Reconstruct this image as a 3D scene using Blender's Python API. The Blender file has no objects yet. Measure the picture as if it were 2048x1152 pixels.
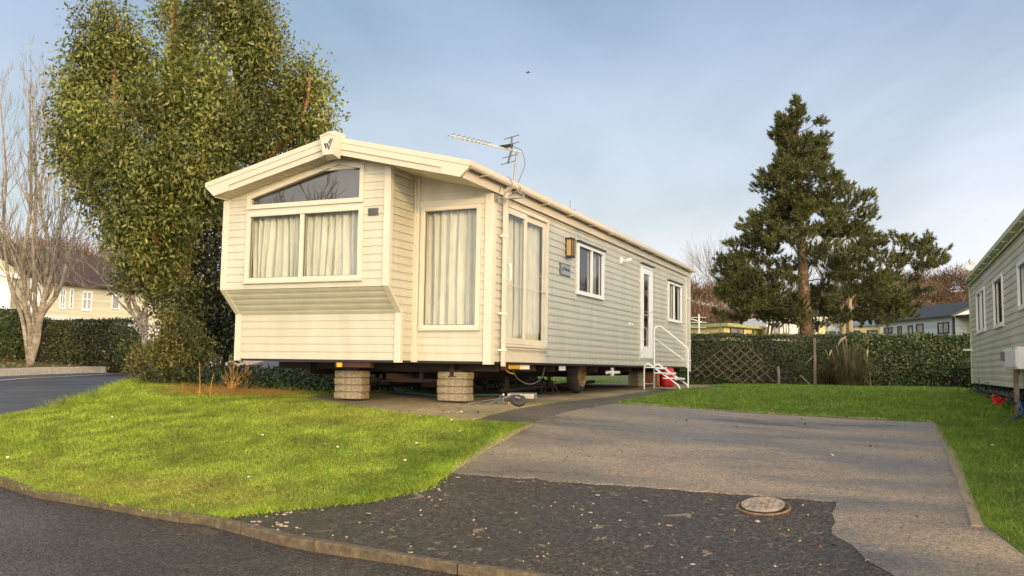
import bpy, math, random
import numpy as np
from mathutils import Vector, Matrix
from mathutils.geometry import delaunay_2d_cdt
random.seed(7); RNG = np.random.default_rng(11)
SC = bpy.context.scene; COL = SC.collection
R = math.radians
# ------------------------------------------------------------------ camera frame (world = level frame of the holiday home, metres)
FPX = 1817.1
CAMP = np.array([4.935, -10.626, -0.065])
_y, _p, _r = R(23.555), R(4.965), R(0.82)
FWD = np.array([-math.sin(_y)*math.cos(_p), math.cos(_y)*math.cos(_p), math.sin(_p)])
_r0 = np.array([math.cos(_y), math.sin(_y), 0.0]); _u0 = np.cross(_r0, FWD)
RGT = math.cos(_r)*_r0 + math.sin(_r)*_u0; UPV = -math.sin(_r)*_r0 + math.cos(_r)*_u0
def ray(u, v): return FWD + RGT*(u-1024)/FPX - UPV*(v-576)/FPX
def at(u, v, D): return CAMP + ray(u, v)*D
def on(ax, val, u, v):
    d = ray(u, v); return CAMP + d*((val-CAMP[ax])/d[ax])
# ------------------------------------------------------------------ terrain height (thin plate spline through surveyed points)
TP = [(-14,-12,-1.75),(0,-13,-1.64),(5,-10.6,-1.6),(14,-12,-1.6),(0,-8.5,-1.55),(8,-8,-1.5),
 (2.7,-5.3,-1.40),(0.8,-5.1,-1.38),(-3.4,-4.3,-1.27),(6,-5.0,-1.38),(10,-4.6,-1.3),(-8,-3.2,-1.18),(-13,-4,-1.3),
 (2,-3.2,-1.12),(5,-3.2,-1.12),(1,-2.8,-1.04),(4.5,-2.8,-1.05),(-3,-2.6,-1.0),(-5.5,-2,-.92),
 (1,-1.1,-.70),(4.5,-.8,-.80),(-2,-1.2,-.73),(-7.2,-1.6,-.86),(0,0,-.6),(-3,0,-.59),(3,2.1,-.64),(5.2,2.0,-.68),(8,1,-.7),
 (0,4,-.53),(4,5,-.52),(-3,4,-.53),(0,9,-.47),(5,10,-.5),(-4,10,-.48),(-7.4,1.5,-.48),(-5,2,-.54),(-9,3.2,-.47),(-7,6,-.45),(-10,5,-.45),
 (-11,0,-.82),(-15,4.6,-.5),(-18,6.7,-.45),(-13,10,-.46),(-20.8,14.2,-.35),(-25,25.5,-.07),(-16,18,-.35),(-20,1,-.6),
 (0,17,-.46),(8,18,-.46),(-8,18,-.44),(14,14,-.5),(14,4,-.7),(-2,26,-.2),(12,26,-.2),(25,20,-.3),(0,42,.9),(20,45,.9),(-18,36,.7),(40,30,.5),
 (-30,14,.9),(-38,26,1.3),(-30,-4,.3),(-25,50,1.4),(0,70,2.0),(40,70,2.4),(-60,30,2.2),(-60,-20,.5),(45,-25,-1.5),(0,-45,-2.2),(-40,-45,-1.8)]
TP = np.array(TP, float)
def _U(r2): return np.where(r2 > 1e-12, 0.5*r2*np.log(np.maximum(r2, 1e-12)), 0.0)
def _tps():
    n = len(TP); d2 = ((TP[:, None, :2]-TP[None, :, :2])**2).sum(-1)
    K = _U(d2) + np.eye(n)*0.35; Pm = np.c_[np.ones(n), TP[:, :2]]
    A = np.zeros((n+3, n+3)); A[:n, :n] = K; A[:n, n:] = Pm; A[n:, :n] = Pm.T
    return np.linalg.solve(A, np.r_[TP[:, 2], 0, 0, 0])
_W = _tps()
def hz(x, y):
    x = np.atleast_1d(np.asarray(x, float)); y = np.atleast_1d(np.asarray(y, float))
    out = np.empty(x.shape)
    for i in range(0, len(x), 20000):
        xs, ys = x[i:i+20000], y[i:i+20000]
        d2 = (xs[:, None]-TP[None, :, 0])**2 + (ys[:, None]-TP[None, :, 1])**2
        out[i:i+20000] = _U(d2) @ _W[:len(TP)] + _W[-3] + _W[-2]*xs + _W[-1]*ys
    return out
def h1(x, y): return float(hz([x], [y])[0])
def gr(u, v):                                   # where the line of sight meets the ground
    d = ray(u, v); ts = np.linspace(4, 60, 1200); P = CAMP + ts[:, None]*d
    f = P[:, 2]-hz(P[:, 0], P[:, 1]); k = np.where(f < 0)[0]
    k = k[0] if len(k) else len(ts)-1
    return P[k]
# ------------------------------------------------------------------ materials
def newmat(name):
    m = bpy.data.materials.new(name); m.use_nodes = True
    return m, m.node_tree.nodes, m.node_tree.links, m.node_tree.nodes['Principled BSDF']
def lin(c): return (c[0], c[1], c[2], 1)
def mat(name, col, rough=.5, var=.12, scale=6, bump=0, bscale=60, metal=0, col2=None, spec=None, stretch=None, detail=6, island=0, coat=0):
    m, N, L, B = newmat(name)
    tc = N.new('ShaderNodeTexCoord'); mp = N.new('ShaderNodeMapping'); L.new(tc.outputs['Object'], mp.inputs[0])
    if stretch: mp.inputs['Scale'].default_value = stretch
    nz = N.new('ShaderNodeTexNoise'); nz.inputs['Scale'].default_value = scale; nz.inputs['Detail'].default_value = detail
    L.new(mp.outputs[0], nz.inputs['Vector'])
    cr = N.new('ShaderNodeValToRGB'); c2 = col2 or tuple(max(0, c*(1-var*1.6)) for c in col); c1 = tuple(min(1, c*(1+var*.7)) for c in col) if not col2 else col
    cr.color_ramp.elements[0].position = .32; cr.color_ramp.elements[1].position = .68
    cr.color_ramp.elements[0].color = lin(c2); cr.color_ramp.elements[1].color = lin(c1)
    L.new(nz.outputs[0], cr.inputs[0]); outc = cr.outputs[0]
    if island:
        g = N.new('ShaderNodeNewGeometry'); mr = N.new('ShaderNodeMapRange'); mr.inputs[3].default_value = 1-island; mr.inputs[4].default_value = 1+island
        L.new(g.outputs['Random Per Island'], mr.inputs[0]); mx = N.new('ShaderNodeVectorMath'); mx.operation = 'SCALE'
        L.new(outc, mx.inputs[0]); L.new(mr.outputs[0], mx.inputs['Scale']); outc = mx.outputs[0]
    L.new(outc, B.inputs['Base Color'])
    B.inputs['Roughness'].default_value = rough; B.inputs['Metallic'].default_value = metal
    if spec is not None: B.inputs['Specular IOR Level'].default_value = spec
    if coat: B.inputs['Coat Weight'].default_value = coat
    if bump:
        bn = N.new('ShaderNodeTexNoise'); bn.inputs['Scale'].default_value = bscale; bn.inputs['Detail'].default_value = 5
        L.new(mp.outputs[0], bn.inputs['Vector'])
        bp = N.new('ShaderNodeBump'); bp.inputs['Strength'].default_value = bump; bp.inputs['Distance'].default_value = .01
        L.new(bn.outputs[0], bp.inputs['Height']); L.new(bp.outputs[0], B.inputs['Normal'])
    return m
def leafmat(name, c1, c2, rough=.45, trans=.3, isl=.35, c3=None, patch=1.2):
    m, N, L, B = newmat(name)
    g = N.new('ShaderNodeNewGeometry'); cr = N.new('ShaderNodeValToRGB'); el = cr.color_ramp.elements
    el[0].color = lin(c1); el[1].color = lin(c2); el[0].position = .1; el[1].position = .85
    if c3: e = el.new(.97); e.color = lin(c3)
    L.new(g.outputs['Random Per Island'], cr.inputs[0])
    nz = N.new('ShaderNodeTexNoise'); nz.inputs['Scale'].default_value = patch; nz.inputs['Detail'].default_value = 3
    tc = N.new('ShaderNodeTexCoord'); L.new(tc.outputs['Object'], nz.inputs['Vector'])
    mr = N.new('ShaderNodeMapRange'); mr.inputs[1].default_value = .3; mr.inputs[2].default_value = .7; mr.inputs[3].default_value = 1-isl; mr.inputs[4].default_value = 1+isl
    L.new(nz.outputs[0], mr.inputs[0]); sc = N.new('ShaderNodeVectorMath'); sc.operation = 'SCALE'
    L.new(cr.outputs[0], sc.inputs[0]); L.new(mr.outputs[0], sc.inputs['Scale'])
    L.new(sc.outputs[0], B.inputs['Base Color']); B.inputs['Roughness'].default_value = rough
    tr = N.new('ShaderNodeBsdfTranslucent'); L.new(sc.outputs[0], tr.inputs[0])
    mx = N.new('ShaderNodeMixShader'); mx.inputs[0].default_value = trans
    L.new(B.outputs[0], mx.inputs[1]); L.new(tr.outputs[0], mx.inputs[2]); L.new(mx.outputs[0], N['Material Output'].inputs[0])
    return m
def glassmat(name, tint=(.9, .95, .93), refl=1.0):
    m, N, L, B = newmat(name); N.remove(B)
    t = N.new('ShaderNodeBsdfTransparent'); t.inputs[0].default_value = lin(tint)
    g = N.new('ShaderNodeBsdfGlossy'); g.inputs['Roughness'].default_value = .01
    nz = N.new('ShaderNodeTexNoise'); nz.inputs['Scale'].default_value = 1.3; bp = N.new('ShaderNodeBump'); bp.inputs['Strength'].default_value = .06; bp.inputs['Distance'].default_value = .02
    tc = N.new('ShaderNodeTexCoord'); L.new(tc.outputs['Object'], nz.inputs['Vector']); L.new(nz.outputs[0], bp.inputs['Height']); L.new(bp.outputs[0], g.inputs['Normal'])
    f = N.new('ShaderNodeLayerWeight'); f.inputs[0].default_value = .5; pw = N.new('ShaderNodeMath'); pw.operation = 'POWER'; pw.inputs[1].default_value = 3.2; L.new(f.outputs['Facing'], pw.inputs[0])
    k = N.new('ShaderNodeMath'); k.operation = 'MULTIPLY_ADD'; k.inputs[1].default_value = .7; k.inputs[2].default_value = .045*refl; k.use_clamp = True
    L.new(pw.outputs[0], k.inputs[0]); mx = N.new('ShaderNodeMixShader')
    L.new(k.outputs[0], mx.inputs[0]); L.new(t.outputs[0], mx.inputs[1]); L.new(g.outputs[0], mx.inputs[2]); L.new(mx.outputs[0], N['Material Output'].inputs[0])
    return m
def groundmat(name, ramp, scale, bump, bscale, rough=(.5, .9), rscale=1.2, speck=None, patches=None, vor=0, dirn=None, cell=0, cells=40, vc=(.45, 1.6)):
    """ramp over fine noise, multiplied with large patches; optional bright specks; varying wetness"""
    m, N, L, B = newmat(name)
    tc = N.new('ShaderNodeTexCoord')
    nz = N.new('ShaderNodeTexNoise'); nz.inputs['Scale'].default_value = scale; nz.inputs['Detail'].default_value = 8; nz.inputs['Roughness'].default_value = .75
    L.new(tc.outputs['Object'], nz.inputs['Vector'])
    cr = N.new('ShaderNodeValToRGB'); el = cr.color_ramp.elements
    el[0].position, el[0].color = ramp[0][0], lin(ramp[0][1]); el[1].position, el[1].color = ramp[-1][0], lin(ramp[-1][1])
    for p, c in ramp[1:-1]: e = el.new(p); e.color = lin(c)
    L.new(nz.outputs[0], cr.inputs[0]); out = cr.outputs[0]
    big = N.new('ShaderNodeTexNoise'); big.inputs['Scale'].default_value = rscale; big.inputs['Detail'].default_value = 5; big.inputs['Roughness'].default_value = .6
    if dirn:
        mp = N.new('ShaderNodeMapping'); mp.inputs['Scale'].default_value = dirn; L.new(tc.outputs['Object'], mp.inputs[0]); L.new(mp.outputs[0], big.inputs['Vector'])
    else: L.new(tc.outputs['Object'], big.inputs['Vector'])
    if patches:
        pr = N.new('ShaderNodeValToRGB'); pe = pr.color_ramp.elements
        pe[0].position, pe[0].color = .35, lin(patches[0]); pe[1].position, pe[1].color = .65, lin(patches[1])
        L.new(big.outputs[0], pr.inputs[0]); mx = N.new('ShaderNodeMix'); mx.data_type = 'RGBA'; mx.blend_type = 'MULTIPLY'; mx.inputs[0].default_value = 1
        L.new(out, mx.inputs[6]); L.new(pr.outputs[0], mx.inputs[7]); out = mx.outputs[2]
    if vor:
        vn = N.new('ShaderNodeTexVoronoi'); vn.inputs['Scale'].default_value = vor; L.new(tc.outputs['Object'], vn.inputs['Vector'])
        hs = N.new('ShaderNodeSeparateColor'); L.new(vn.outputs['Color'], hs.inputs[0])
        mr = N.new('ShaderNodeMapRange'); mr.inputs[3].default_value = vc[0]; mr.inputs[4].default_value = vc[1]; L.new(hs.outputs[0], mr.inputs[0])
        sc = N.new('ShaderNodeVectorMath'); sc.operation = 'SCALE'; L.new(out, sc.inputs[0]); L.new(mr.outputs[0], sc.inputs['Scale']); out = sc.outputs[0]
    if speck:
        for (sscale, thr, colr) in speck:
            v = N.new('ShaderNodeTexNoise'); v.inputs['Scale'].default_value = sscale; v.inputs['Detail'].default_value = 3; v.inputs['Distortion'].default_value = .6
            L.new(tc.outputs['Object'], v.inputs['Vector'])
            st = N.new('ShaderNodeMapRange'); st.inputs[1].default_value = thr; st.inputs[2].default_value = thr+.025; L.new(v.outputs[0], st.inputs[0])
            mm = N.new('ShaderNodeMix'); mm.data_type = 'RGBA'; L.new(st.outputs[0], mm.inputs[0]); L.new(out, mm.inputs[6]); mm.inputs[7].default_value = lin(colr); out = mm.outputs[2]
    L.new(out, B.inputs['Base Color'])
    rr = N.new('ShaderNodeMapRange'); rr.inputs[1].default_value = .35; rr.inputs[2].default_value = .65; rr.inputs[3].default_value = rough[0]; rr.inputs[4].default_value = rough[1]
    L.new(big.outputs[0], rr.inputs[0]); L.new(rr.outputs[0], B.inputs['Roughness'])
    bn = N.new('ShaderNodeTexNoise'); bn.inputs['Scale'].default_value = bscale; bn.inputs['Detail'].default_value = 6; bn.inputs['Roughness'].default_value = .7
    L.new(tc.outputs['Object'], bn.inputs['Vector'])
    bp = N.new('ShaderNodeBump'); bp.inputs['Strength'].default_value = bump; bp.inputs['Distance'].default_value = .012
    L.new(bn.outputs[0], bp.inputs['Height']); L.new(bp.outputs[0], B.inputs['Normal'])
    if cell:
        v2 = N.new('ShaderNodeTexVoronoi'); v2.inputs['Scale'].default_value = cells; v2.inputs['Randomness'].default_value = 1; L.new(tc.outputs['Object'], v2.inputs['Vector'])
        b2 = N.new('ShaderNodeBump'); b2.invert = True; b2.inputs['Strength'].default_value = cell; b2.inputs['Distance'].default_value = .02; L.new(v2.outputs['Distance'], b2.inputs['Height']); L.new(bp.outputs[0], b2.inputs['Normal']); L.new(b2.outputs[0], B.inputs['Normal'])
    return m
M = {}
M['clad'] = mat('sage cladding', (.53, .508, .425), .36, .06, 2.2, .12, 8, col2=(.455, .44, .355), stretch=(2.5, 2.5, .5))
M['trim'] = mat('cream trim', (.59, .55, .46), .38, .04, 3)
M['white'] = mat('white plastic', (.84, .83, .80), .35, .04, 5)
M['fascia'] = mat('cream fascia', (.56, .50, .41), .4, .03, 2)
M['soffit'] = mat('soffit', (.62, .56, .36), .5, .05, 3)
M['rooft'] = mat('roof tile sheet', (.25, .22, .19), .7, .2, 12, .3)
M['curtain'] = mat('cream curtain', (.62, .58, .51), .85, .25, 5, .2, 40, col2=(.50, .475, .43), stretch=(2, 2, .7))
M['net'] = mat('grey curtain', (.42, .40, .37), .85, .25, 9, .2, 40, stretch=(3, 3, .6))
M['dark'] = mat('dark interior', (.02, .02, .02), .8)  # near-black colour that makes the rooms behind the glass look unlit
M['blind'] = mat('grey blind', (.17, .165, .17), .7, .05)
M['glass'] = glassmat('window glass')
M['glassd'] = glassmat('dark window glass', (.55, .58, .58), 3)
M['black'] = mat('black trim', (.025, .022, .02), .5)
M['steel'] = mat('dark rusty chassis', (.012, .010, .009), .8, .4, 5, .4, 40, col2=(.028, .013, .008))
M['rust'] = mat('red oxide steel', (.055, .018, .011), .7, .3, 6, .4, 40)
M['galv'] = mat('galvanised metal', (.36, .34, .31), .5, .15, 12, .1, metal=.7)
M['alu'] = mat('cream aluminium', (.72, .68, .5), .35, .05, metal=.3)
M['rubber'] = mat('tyre rubber', (.035, .032, .03), .75, .3, 10, .5, 60)
M['rim'] = mat('ochre wheel rim', (.30, .17, .07), .6, .3, 12, .3, 40)
M['block'] = groundmat('concrete block', [(.3, (.13, .105, .075)), (.5, (.31, .26, .19)), (.7, (.46, .40, .30))], 30, .5, 90, (.85, .95), 3, patches=((.62, .62, .55), (1, 1, 1)))
M['lamp'] = mat('lamp amber panel', (.62, .42, .16), .4)
M['grey'] = mat('grey plaque', (.33, .36, .36), .3, .1, metal=.4)
M['dgrey'] = mat('dark grey plastic', (.10, .105, .11), .45)
M['yellow'] = mat('yellow sticker', (.75, .42, .02), .4)
M['teal'] = mat('teal hose', (.03, .10, .11), .5)
M['red'] = mat('red painted metal', (.55, .012, .018), .4, .1)
M['brick'] = mat('orange brick', (.30, .12, .06), .85, .2, 10, .4)
M['post'] = mat('weathered timber', (.22, .17, .12), .85, .3, 14, .4, 60, stretch=(1, 1, .2))
M['slat'] = mat('trellis timber', (.145, .105, .065), .85, .3, 10, .3)
M['blue'] = mat('blue plastic', (.01, .11, .42), .4)
M['logo'] = mat('logo charcoal', (.03, .032, .04), .4)
# ------------------------------------------------------------------ mesh helpers
WL = {}
class MB:
    def __init__(s): s.v = []; s.f = []
    def add(s, vs, fs):
        b = len(s.v); s.v += [tuple(map(float, p)) for p in vs]; s.f += [tuple(i+b for i in f) for f in fs]; return s
    def box(s, x0, x1, y0, y1, z0, z1):
        return s.add([(x0,y0,z0),(x1,y0,z0),(x1,y1,z0),(x0,y1,z0),(x0,y0,z1),(x1,y0,z1),(x1,y1,z1),(x0,y1,z1)],
                     [(0,3,2,1),(4,5,6,7),(0,1,5,4),(1,2,6,5),(2,3,7,6),(3,0,4,7)])
    def hexa(s, b, t):      # two quads bottom, top
        return s.add(list(b)+list(t), [(0,3,2,1),(4,5,6,7),(0,1,5,4),(1,2,6,5),(2,3,7,6),(3,0,4,7)])
    def lbox(s, F, u0, u1, v0, v1, n0, n1):
        O, U, V, N_ = F
        P = lambda u, v, n: O+U*u+V*v+N_*n
        return s.hexa([P(u0,v0,n0),P(u1,v0,n0),P(u1,v0,n1),P(u0,v0,n1)], [P(u0,v1,n0),P(u1,v1,n0),P(u1,v1,n1),P(u0,v1,n1)])
    def prism(s, poly, d):  # planar 3-D polygon extruded by vector d
        n = len(poly); a = [np.array(p, float) for p in poly]; d = np.array(d, float)
        return s.add(a+[p+d for p in a], [tuple(range(n))[::-1], tuple(range(n, 2*n))]+[(i, (i+1) % n, n+(i+1) % n, n+i) for i in range(n)])
    def tube(s, pts, r, k=8, cap=True):
        pts = [np.array(p, float) for p in pts]; n = len(pts); rs = r if hasattr(r, '__len__') else [r]*n
        vs = []; up = None
        for i in range(n):
            t = pts[min(i+1, n-1)]-pts[max(i-1, 0)]; t = t/(np.linalg.norm(t)+1e-9)
            if up is None: up = np.array([0, 0, 1.0]) if abs(t[2]) < .9 else np.array([1.0, 0, 0])
            a = np.cross(t, up); a /= np.linalg.norm(a)+1e-9; b = np.cross(a, t); up = b
            for j in range(k):
                q = 2*math.pi*j/k; vs.append(pts[i]+(a*math.cos(q)+b*math.sin(q))*rs[i])
        fs = [(i*k+j, i*k+(j+1) % k, (i+1)*k+(j+1) % k, (i+1)*k+j) for i in range(n-1) for j in range(k)]
        if cap: fs += [tuple(range(k))[::-1], tuple(range((n-1)*k, n*k))]
        return s.add(vs, fs)
    def lathe(s, c, axis, prof, k=24):  # prof = [(r, t)] along axis
        c = np.array(c, float); axis = np.array(axis, float); axis /= np.linalg.norm(axis)
        a = np.cross(axis, [0, 0, 1.0] if abs(axis[2]) < .9 else [1.0, 0, 0]); a /= np.linalg.norm(a); b = np.cross(axis, a)
        vs = [c+axis*t+(a*math.cos(2*math.pi*j/k)+b*math.sin(2*math.pi*j/k))*r for r, t in prof for j in range(k)]
        n = len(prof); fs = [(i*k+j, i*k+(j+1) % k, (i+1)*k+(j+1) % k, (i+1)*k+j) for i in range(n-1) for j in range(k)]
        fs += [tuple(range(k))[::-1], tuple(range((n-1)*k, n*k))]
        return s.add(vs, fs)
    def build(s, name, m, parent=None, smooth=False, bevel=0):
        me = bpy.data.meshes.new(name); me.from_pydata(s.v, [], s.f); me.update()
        if smooth: me.shade_smooth()
        return link(name, me, m, parent, bevel)
def link(name, me, m, parent=None, bevel=0):
    o = bpy.data.objects.new(name, me); COL.objects.link(o)
    if m: me.materials.append(m)
    if parent is not None:
        o.parent = parent; o.matrix_parent_inverse = Matrix.Translation(-Vector(WL.get(parent.name, (0, 0, 0))))
    WL[o.name] = (0, 0, 0)
    if bevel:
        b = o.modifiers.new('b', 'BEVEL'); b.width = bevel; b.segments = 2; b.limit_method = 'ANGLE'
    return o
def tag(o, label=None, cat=None, group=None, kind=None):
    if label: o['label'] = label
    if cat: o['category'] = cat
    if group: o['group'] = group
    if kind: o['kind'] = kind
    return o
def empty(name, loc, label, cat, group=None):
    o = bpy.data.objects.new(name, None); COL.objects.link(o); o.location = loc; o.empty_display_size = .1; WL[o.name] = tuple(loc)
    return tag(o, label, cat, group)
def npmesh(name, V, F, m, parent=None):  # F: (n,k) array, fast path
    V = np.asarray(V, np.float32); F = np.asarray(F, np.int32); n, k = F.shape
    me = bpy.data.meshes.new(name); me.vertices.add(len(V)); me.vertices.foreach_set('co', V.ravel())
    me.loops.add(n*k); me.loops.foreach_set('vertex_index', F.ravel()); me.polygons.add(n)
    me.polygons.foreach_set('loop_start', np.arange(0, n*k, k, dtype=np.int32)); me.polygons.foreach_set('loop_total', np.full(n, k, np.int32))
    me.update(calc_edges=True); return link(name, me, m, parent)
def copy_tree(o, parent=None):
    c = o.copy(); COL.objects.link(c)
    if parent is not None: c.parent = parent
    for ch in list(o.children): copy_tree(ch, c)
    return c
def structure(o): o['kind'] = 'structure'; return o
# ------------------------------------------------------------------ sheets draped on the terrain
def pip(px, py, poly):
    poly = np.asarray(poly, float); inside = np.zeros(len(px), bool); j = len(poly)-1
    for i in range(len(poly)):
        xi, yi = poly[i]; xj, yj = poly[j]
        c = ((yi > py) != (yj > py)) & (px < (xj-xi)*(py-yi)/((yj-yi) if yj != yi else 1e-12)+xi)
        inside ^= c; j = i
    return inside
def dens(poly, step, wob=0):
    out = []
    for i in range(len(poly)):
        a = np.array(poly[i], float); b = np.array(poly[(i+1) % len(poly)], float); n = max(1, int(np.linalg.norm(b-a)/step))
        for k in range(n): out.append(a+(b-a)*k/n)
    return out
def sheet(name, poly, m, z=0, excl=(), step=.3, skirt=.25, rnd=0):
    loops = [dens(poly, step)]+[dens(e, step) for e in excl]
    pts = []; edges = []
    for lp in loops:
        b = len(pts); pts += [Vector((p[0], p[1])) for p in lp]; edges += [(b+i, b+(i+1) % len(lp)) for i in range(len(lp))]
    P = np.array(poly, float); xs = np.arange(P[:, 0].min(), P[:, 0].max(), step); ys = np.arange(P[:, 1].min(), P[:, 1].max(), step)
    gx, gy = np.meshgrid(xs, ys); gx = gx.ravel()+.013; gy = gy.ravel()+.017
    k = pip(gx, gy, poly); pts += [Vector((a, b)) for a, b in zip(gx[k], gy[k])]
    V, E_, F, *_ = delaunay_2d_cdt(pts, edges, [], 0, 1e-5)
    V = np.array([(v[0], v[1]) for v in V]); F = np.array([f for f in F if len(f) == 3]); c = V[F].mean(1)
    keep = pip(c[:, 0], c[:, 1], poly)
    for e in excl: keep &= ~pip(c[:, 0], c[:, 1], e)
    F = F[keep]; Z = hz(V[:, 0], V[:, 1])+z
    if rnd: Z = Z + RNG.normal(0, rnd, len(Z))
    a = V[F[:, 1]]-V[F[:, 0]]; b = V[F[:, 2]]-V[F[:, 0]]; flip = (a[:, 0]*b[:, 1]-a[:, 1]*b[:, 0]) < 0
    F[flip] = F[flip][:, ::-1]
    vs = [(x, y, zz) for (x, y), zz in zip(V, Z)]; fs = [tuple(map(int, f)) for f in F]
    cnt = {}
    for f in fs:
        for i in range(3): e = (f[i], f[(i+1) % 3]); cnt[e] = cnt.get(e, 0)+1
    low = {}
    for (i, j) in list(cnt):
        if (j, i) not in cnt:
            for q in (i, j):
                if q not in low: low[q] = len(vs); vs.append((vs[q][0], vs[q][1], vs[q][2]-skirt))
            fs.append((j, i, low[i], low[j]))
    me = bpy.data.meshes.new(name); me.from_pydata(vs, [], fs); me.update(); me.shade_smooth() if False else None
    return link(name, me, m)
G2 = lambda u, v: tuple(gr(u, v)[:2])
kerb_px = [(-260,930),(-120,944),(0,957),(82,981),(205,1004),(287,1016),(369,1028),(418,1036),(492,1053),(574,1073),(639,1084),(813,1112),(923,1129),(1052,1148)]
KERB = [G2(*p) for p in kerb_px]
kx, ky = KERB[-1]
KERB += [(kx+1.2, ky-.12), (6.6, ky-.1), (9, ky+.3), (16, ky+1.0), (30, ky+2)]
KERB = [(KERB[0][0]-14, KERB[0][1]+1.0), (KERB[0][0]-5, KERB[0][1]+.6)]+KERB
LAWN_EDGE = [(-12.2, -2.9), (-9.3, -2.45), G2(0, 832), G2(110, 813), G2(215, 788), (-8.9, 3.0), (-10.9, 7), (-12.9, 14), (-15.5, 26)]   # left road's near edge
FAR_KERB = [(-17.2, -6), (-17.4, 1), (-18, 6.7), (-20.8, 14.2), (-25, 25.5), (-34, 45)]
_j = random.Random(3)
JOINT = [(.95, -2.9)]+[(.95+3.44*k/24+_j.uniform(-.02, .02), -2.9-.05*k/24+_j.gauss(0, .014)) for k in range(1, 24)]+[(4.39, -2.95)]+[(4.39+.03*k/6+_j.gauss(0, .012), -2.95-.8*k/6) for k in range(1, 6)]+[(4.42, -3.75), (4.53+_j.gauss(0, .02), -3.95), (4.66, -4.2+_j.gauss(0, .02)), (4.8, -4.4), (4.95, -4.7), (5.15, -5.05)]
DRIVE = [(1.0, -1.1)]+JOINT+[ (6.1, -5.2), (5.75, -4.3), (5.4, -3.2), (5.3, -1.2), (5.2, 2.0), (1.07, 2.15)]
AP_L = [G2(910, 940), G2(850, 975), G2(740, 1000), G2(600, 1015), G2(430, 1034)]
APRON = [(.95, -2.9)]+AP_L[1:]+[p for p in KERB if AP_L[-1][0]+.05 < p[0] < 5.1]+JOINT[::-1][:-1]
PAD = [(-3.2, .15), (-1.2, -.6), (.25, -1.05), (.35, 1), (.35, 12.5), (-3.6, 12.5), (-3.3, 3)]
TARM = [(.25, -1.05), (1.0, -1.1), (1.07, 2.15), (1.0, 5.1), (.75, 8.2), (1.5, 8.4), (1.4, 9.3), (.6, 12.5), (.35, 12.5), (.35, 1)]
NEARROAD = KERB+[(30, -16), (-24, -16)]
LEFTROAD = LAWN_EDGE+[(-34+3, 46)]+FAR_KERB[::-1]+[(-18, -8)]
lawnm = groundmat('lawn soil', [(.3, (.04, .06, .012)), (.55, (.09, .125, .02)), (.75, (.15, .15, .045))], 30, 1, 60, (.9, .95), 1.0)
structure(sheet('ground', [(-75, -60), (75, -60), (75, 75), (-75, 75)], groundmat('rough ground', [(.3, (.03, .04, .015)), (.7, (.09, .09, .04))], 4, .6, 30, (.9, .95)), -.28, step=3.0))
LAWN = [(-75, -3.0)]+[(KERB[0][0], KERB[0][1])]+KERB+[(74, -3), (74, 74), (-14, 74), (-18, 45)]+LAWN_EDGE[::-1]+[(-20, -2.2)]
LAWN = KERB+[(45, -3), (45, 74), (-14, 74), (-22, 40)]+LAWN_EDGE[::-1]
lawn = structure(sheet('lawn_ground', LAWN, lawnm, 0, excl=[PAD, [p for p in TARM], DRIVE, APRON], step=.6))
verge = structure(sheet('verge_ground', FAR_KERB+[(-60, 60), (-74, 30), (-74, -30), (-17.2, -30)], lawnm, .10, step=1.5))
asph = groundmat('wet asphalt', [(.3, (.012, .012, .014)), (.5, (.034, .034, .036)), (.68, (.12, .115, .11))], 60, .5, 75, (.06, .28), .6, vor=50, cell=.8, cells=36, vc=(.5, 1.6), patches=((.7, .72, .78), (1.25, 1.1, .9)), speck=[(2.2, .69, (.09, .07, .045))])
asph2 = groundmat('road asphalt', [(.3, (.03, .03, .034)), (.7, (.075, .075, .082))], 60, .5, 90, (.35, .6), .8, dirn=(.4, 2.2, 1))
apr = groundmat('old tarmac with stones', [(.3, (.010, .009, .008)), (.5, (.032, .029, .026)), (.64, (.125, .105, .08))], 60, .7, 70, (.35, .75), .9, vor=46, cell=.6, cells=44,
                speck=[(6.5, .665, (.20, .16, .11)), (13, .66, (.17, .12, .075)), (4.1, .69, (.085, .10, .012)), (26, .70, (.30, .26, .2))], patches=((.75, .74, .72), (1.25, 1.15, 1.05)))
drv = groundmat('exposed aggregate concrete', [(.3, (.08, .07, .058)), (.5, (.205, .18, .15)), (.68, (.36, .32, .265))], 80, .6, 90, (.22, .7), .8, vor=75, cell=.3, cells=60, vc=(.65, 1.4),
                patches=((.42, .43, .46), (1.38, 1.26, 1.08)), dirn=(.5, 1.9, 1))
padm = groundmat('mossy concrete pad', [(.3, (.16, .13, .08)), (.6, (.36, .31, .21)), (.75, (.48, .42, .29))], 14, .4, 60, (.8, .95), .8, patches=((.5, .52, .36), (1.1, 1.0, .85)))
tarm = groundmat('grey tarmac strip', [(.3, (.05, .045, .04)), (.55, (.12, .105, .09)), (.7, (.2, .17, .14))], 80, .9, 110, (.6, .85), .8, vor=70, patches=((.55, .56, .48), (1.1, 1.05, 1)))
structure(sheet('road', NEARROAD, asph, -.058, step=.45))
structure(sheet('access_road', LEFTROAD, asph2, -.07, step=.8))
structure(sheet('driveway', DRIVE, drv, -.004, step=.25))
structure(sheet('tarmac_apron', APRON, apr, -.012, step=.25))
structure(sheet('concrete_pad', PAD, padm, .010, step=.5))
structure(sheet('tarmac_path', TARM, tarm, -.01, step=.5))
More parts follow.
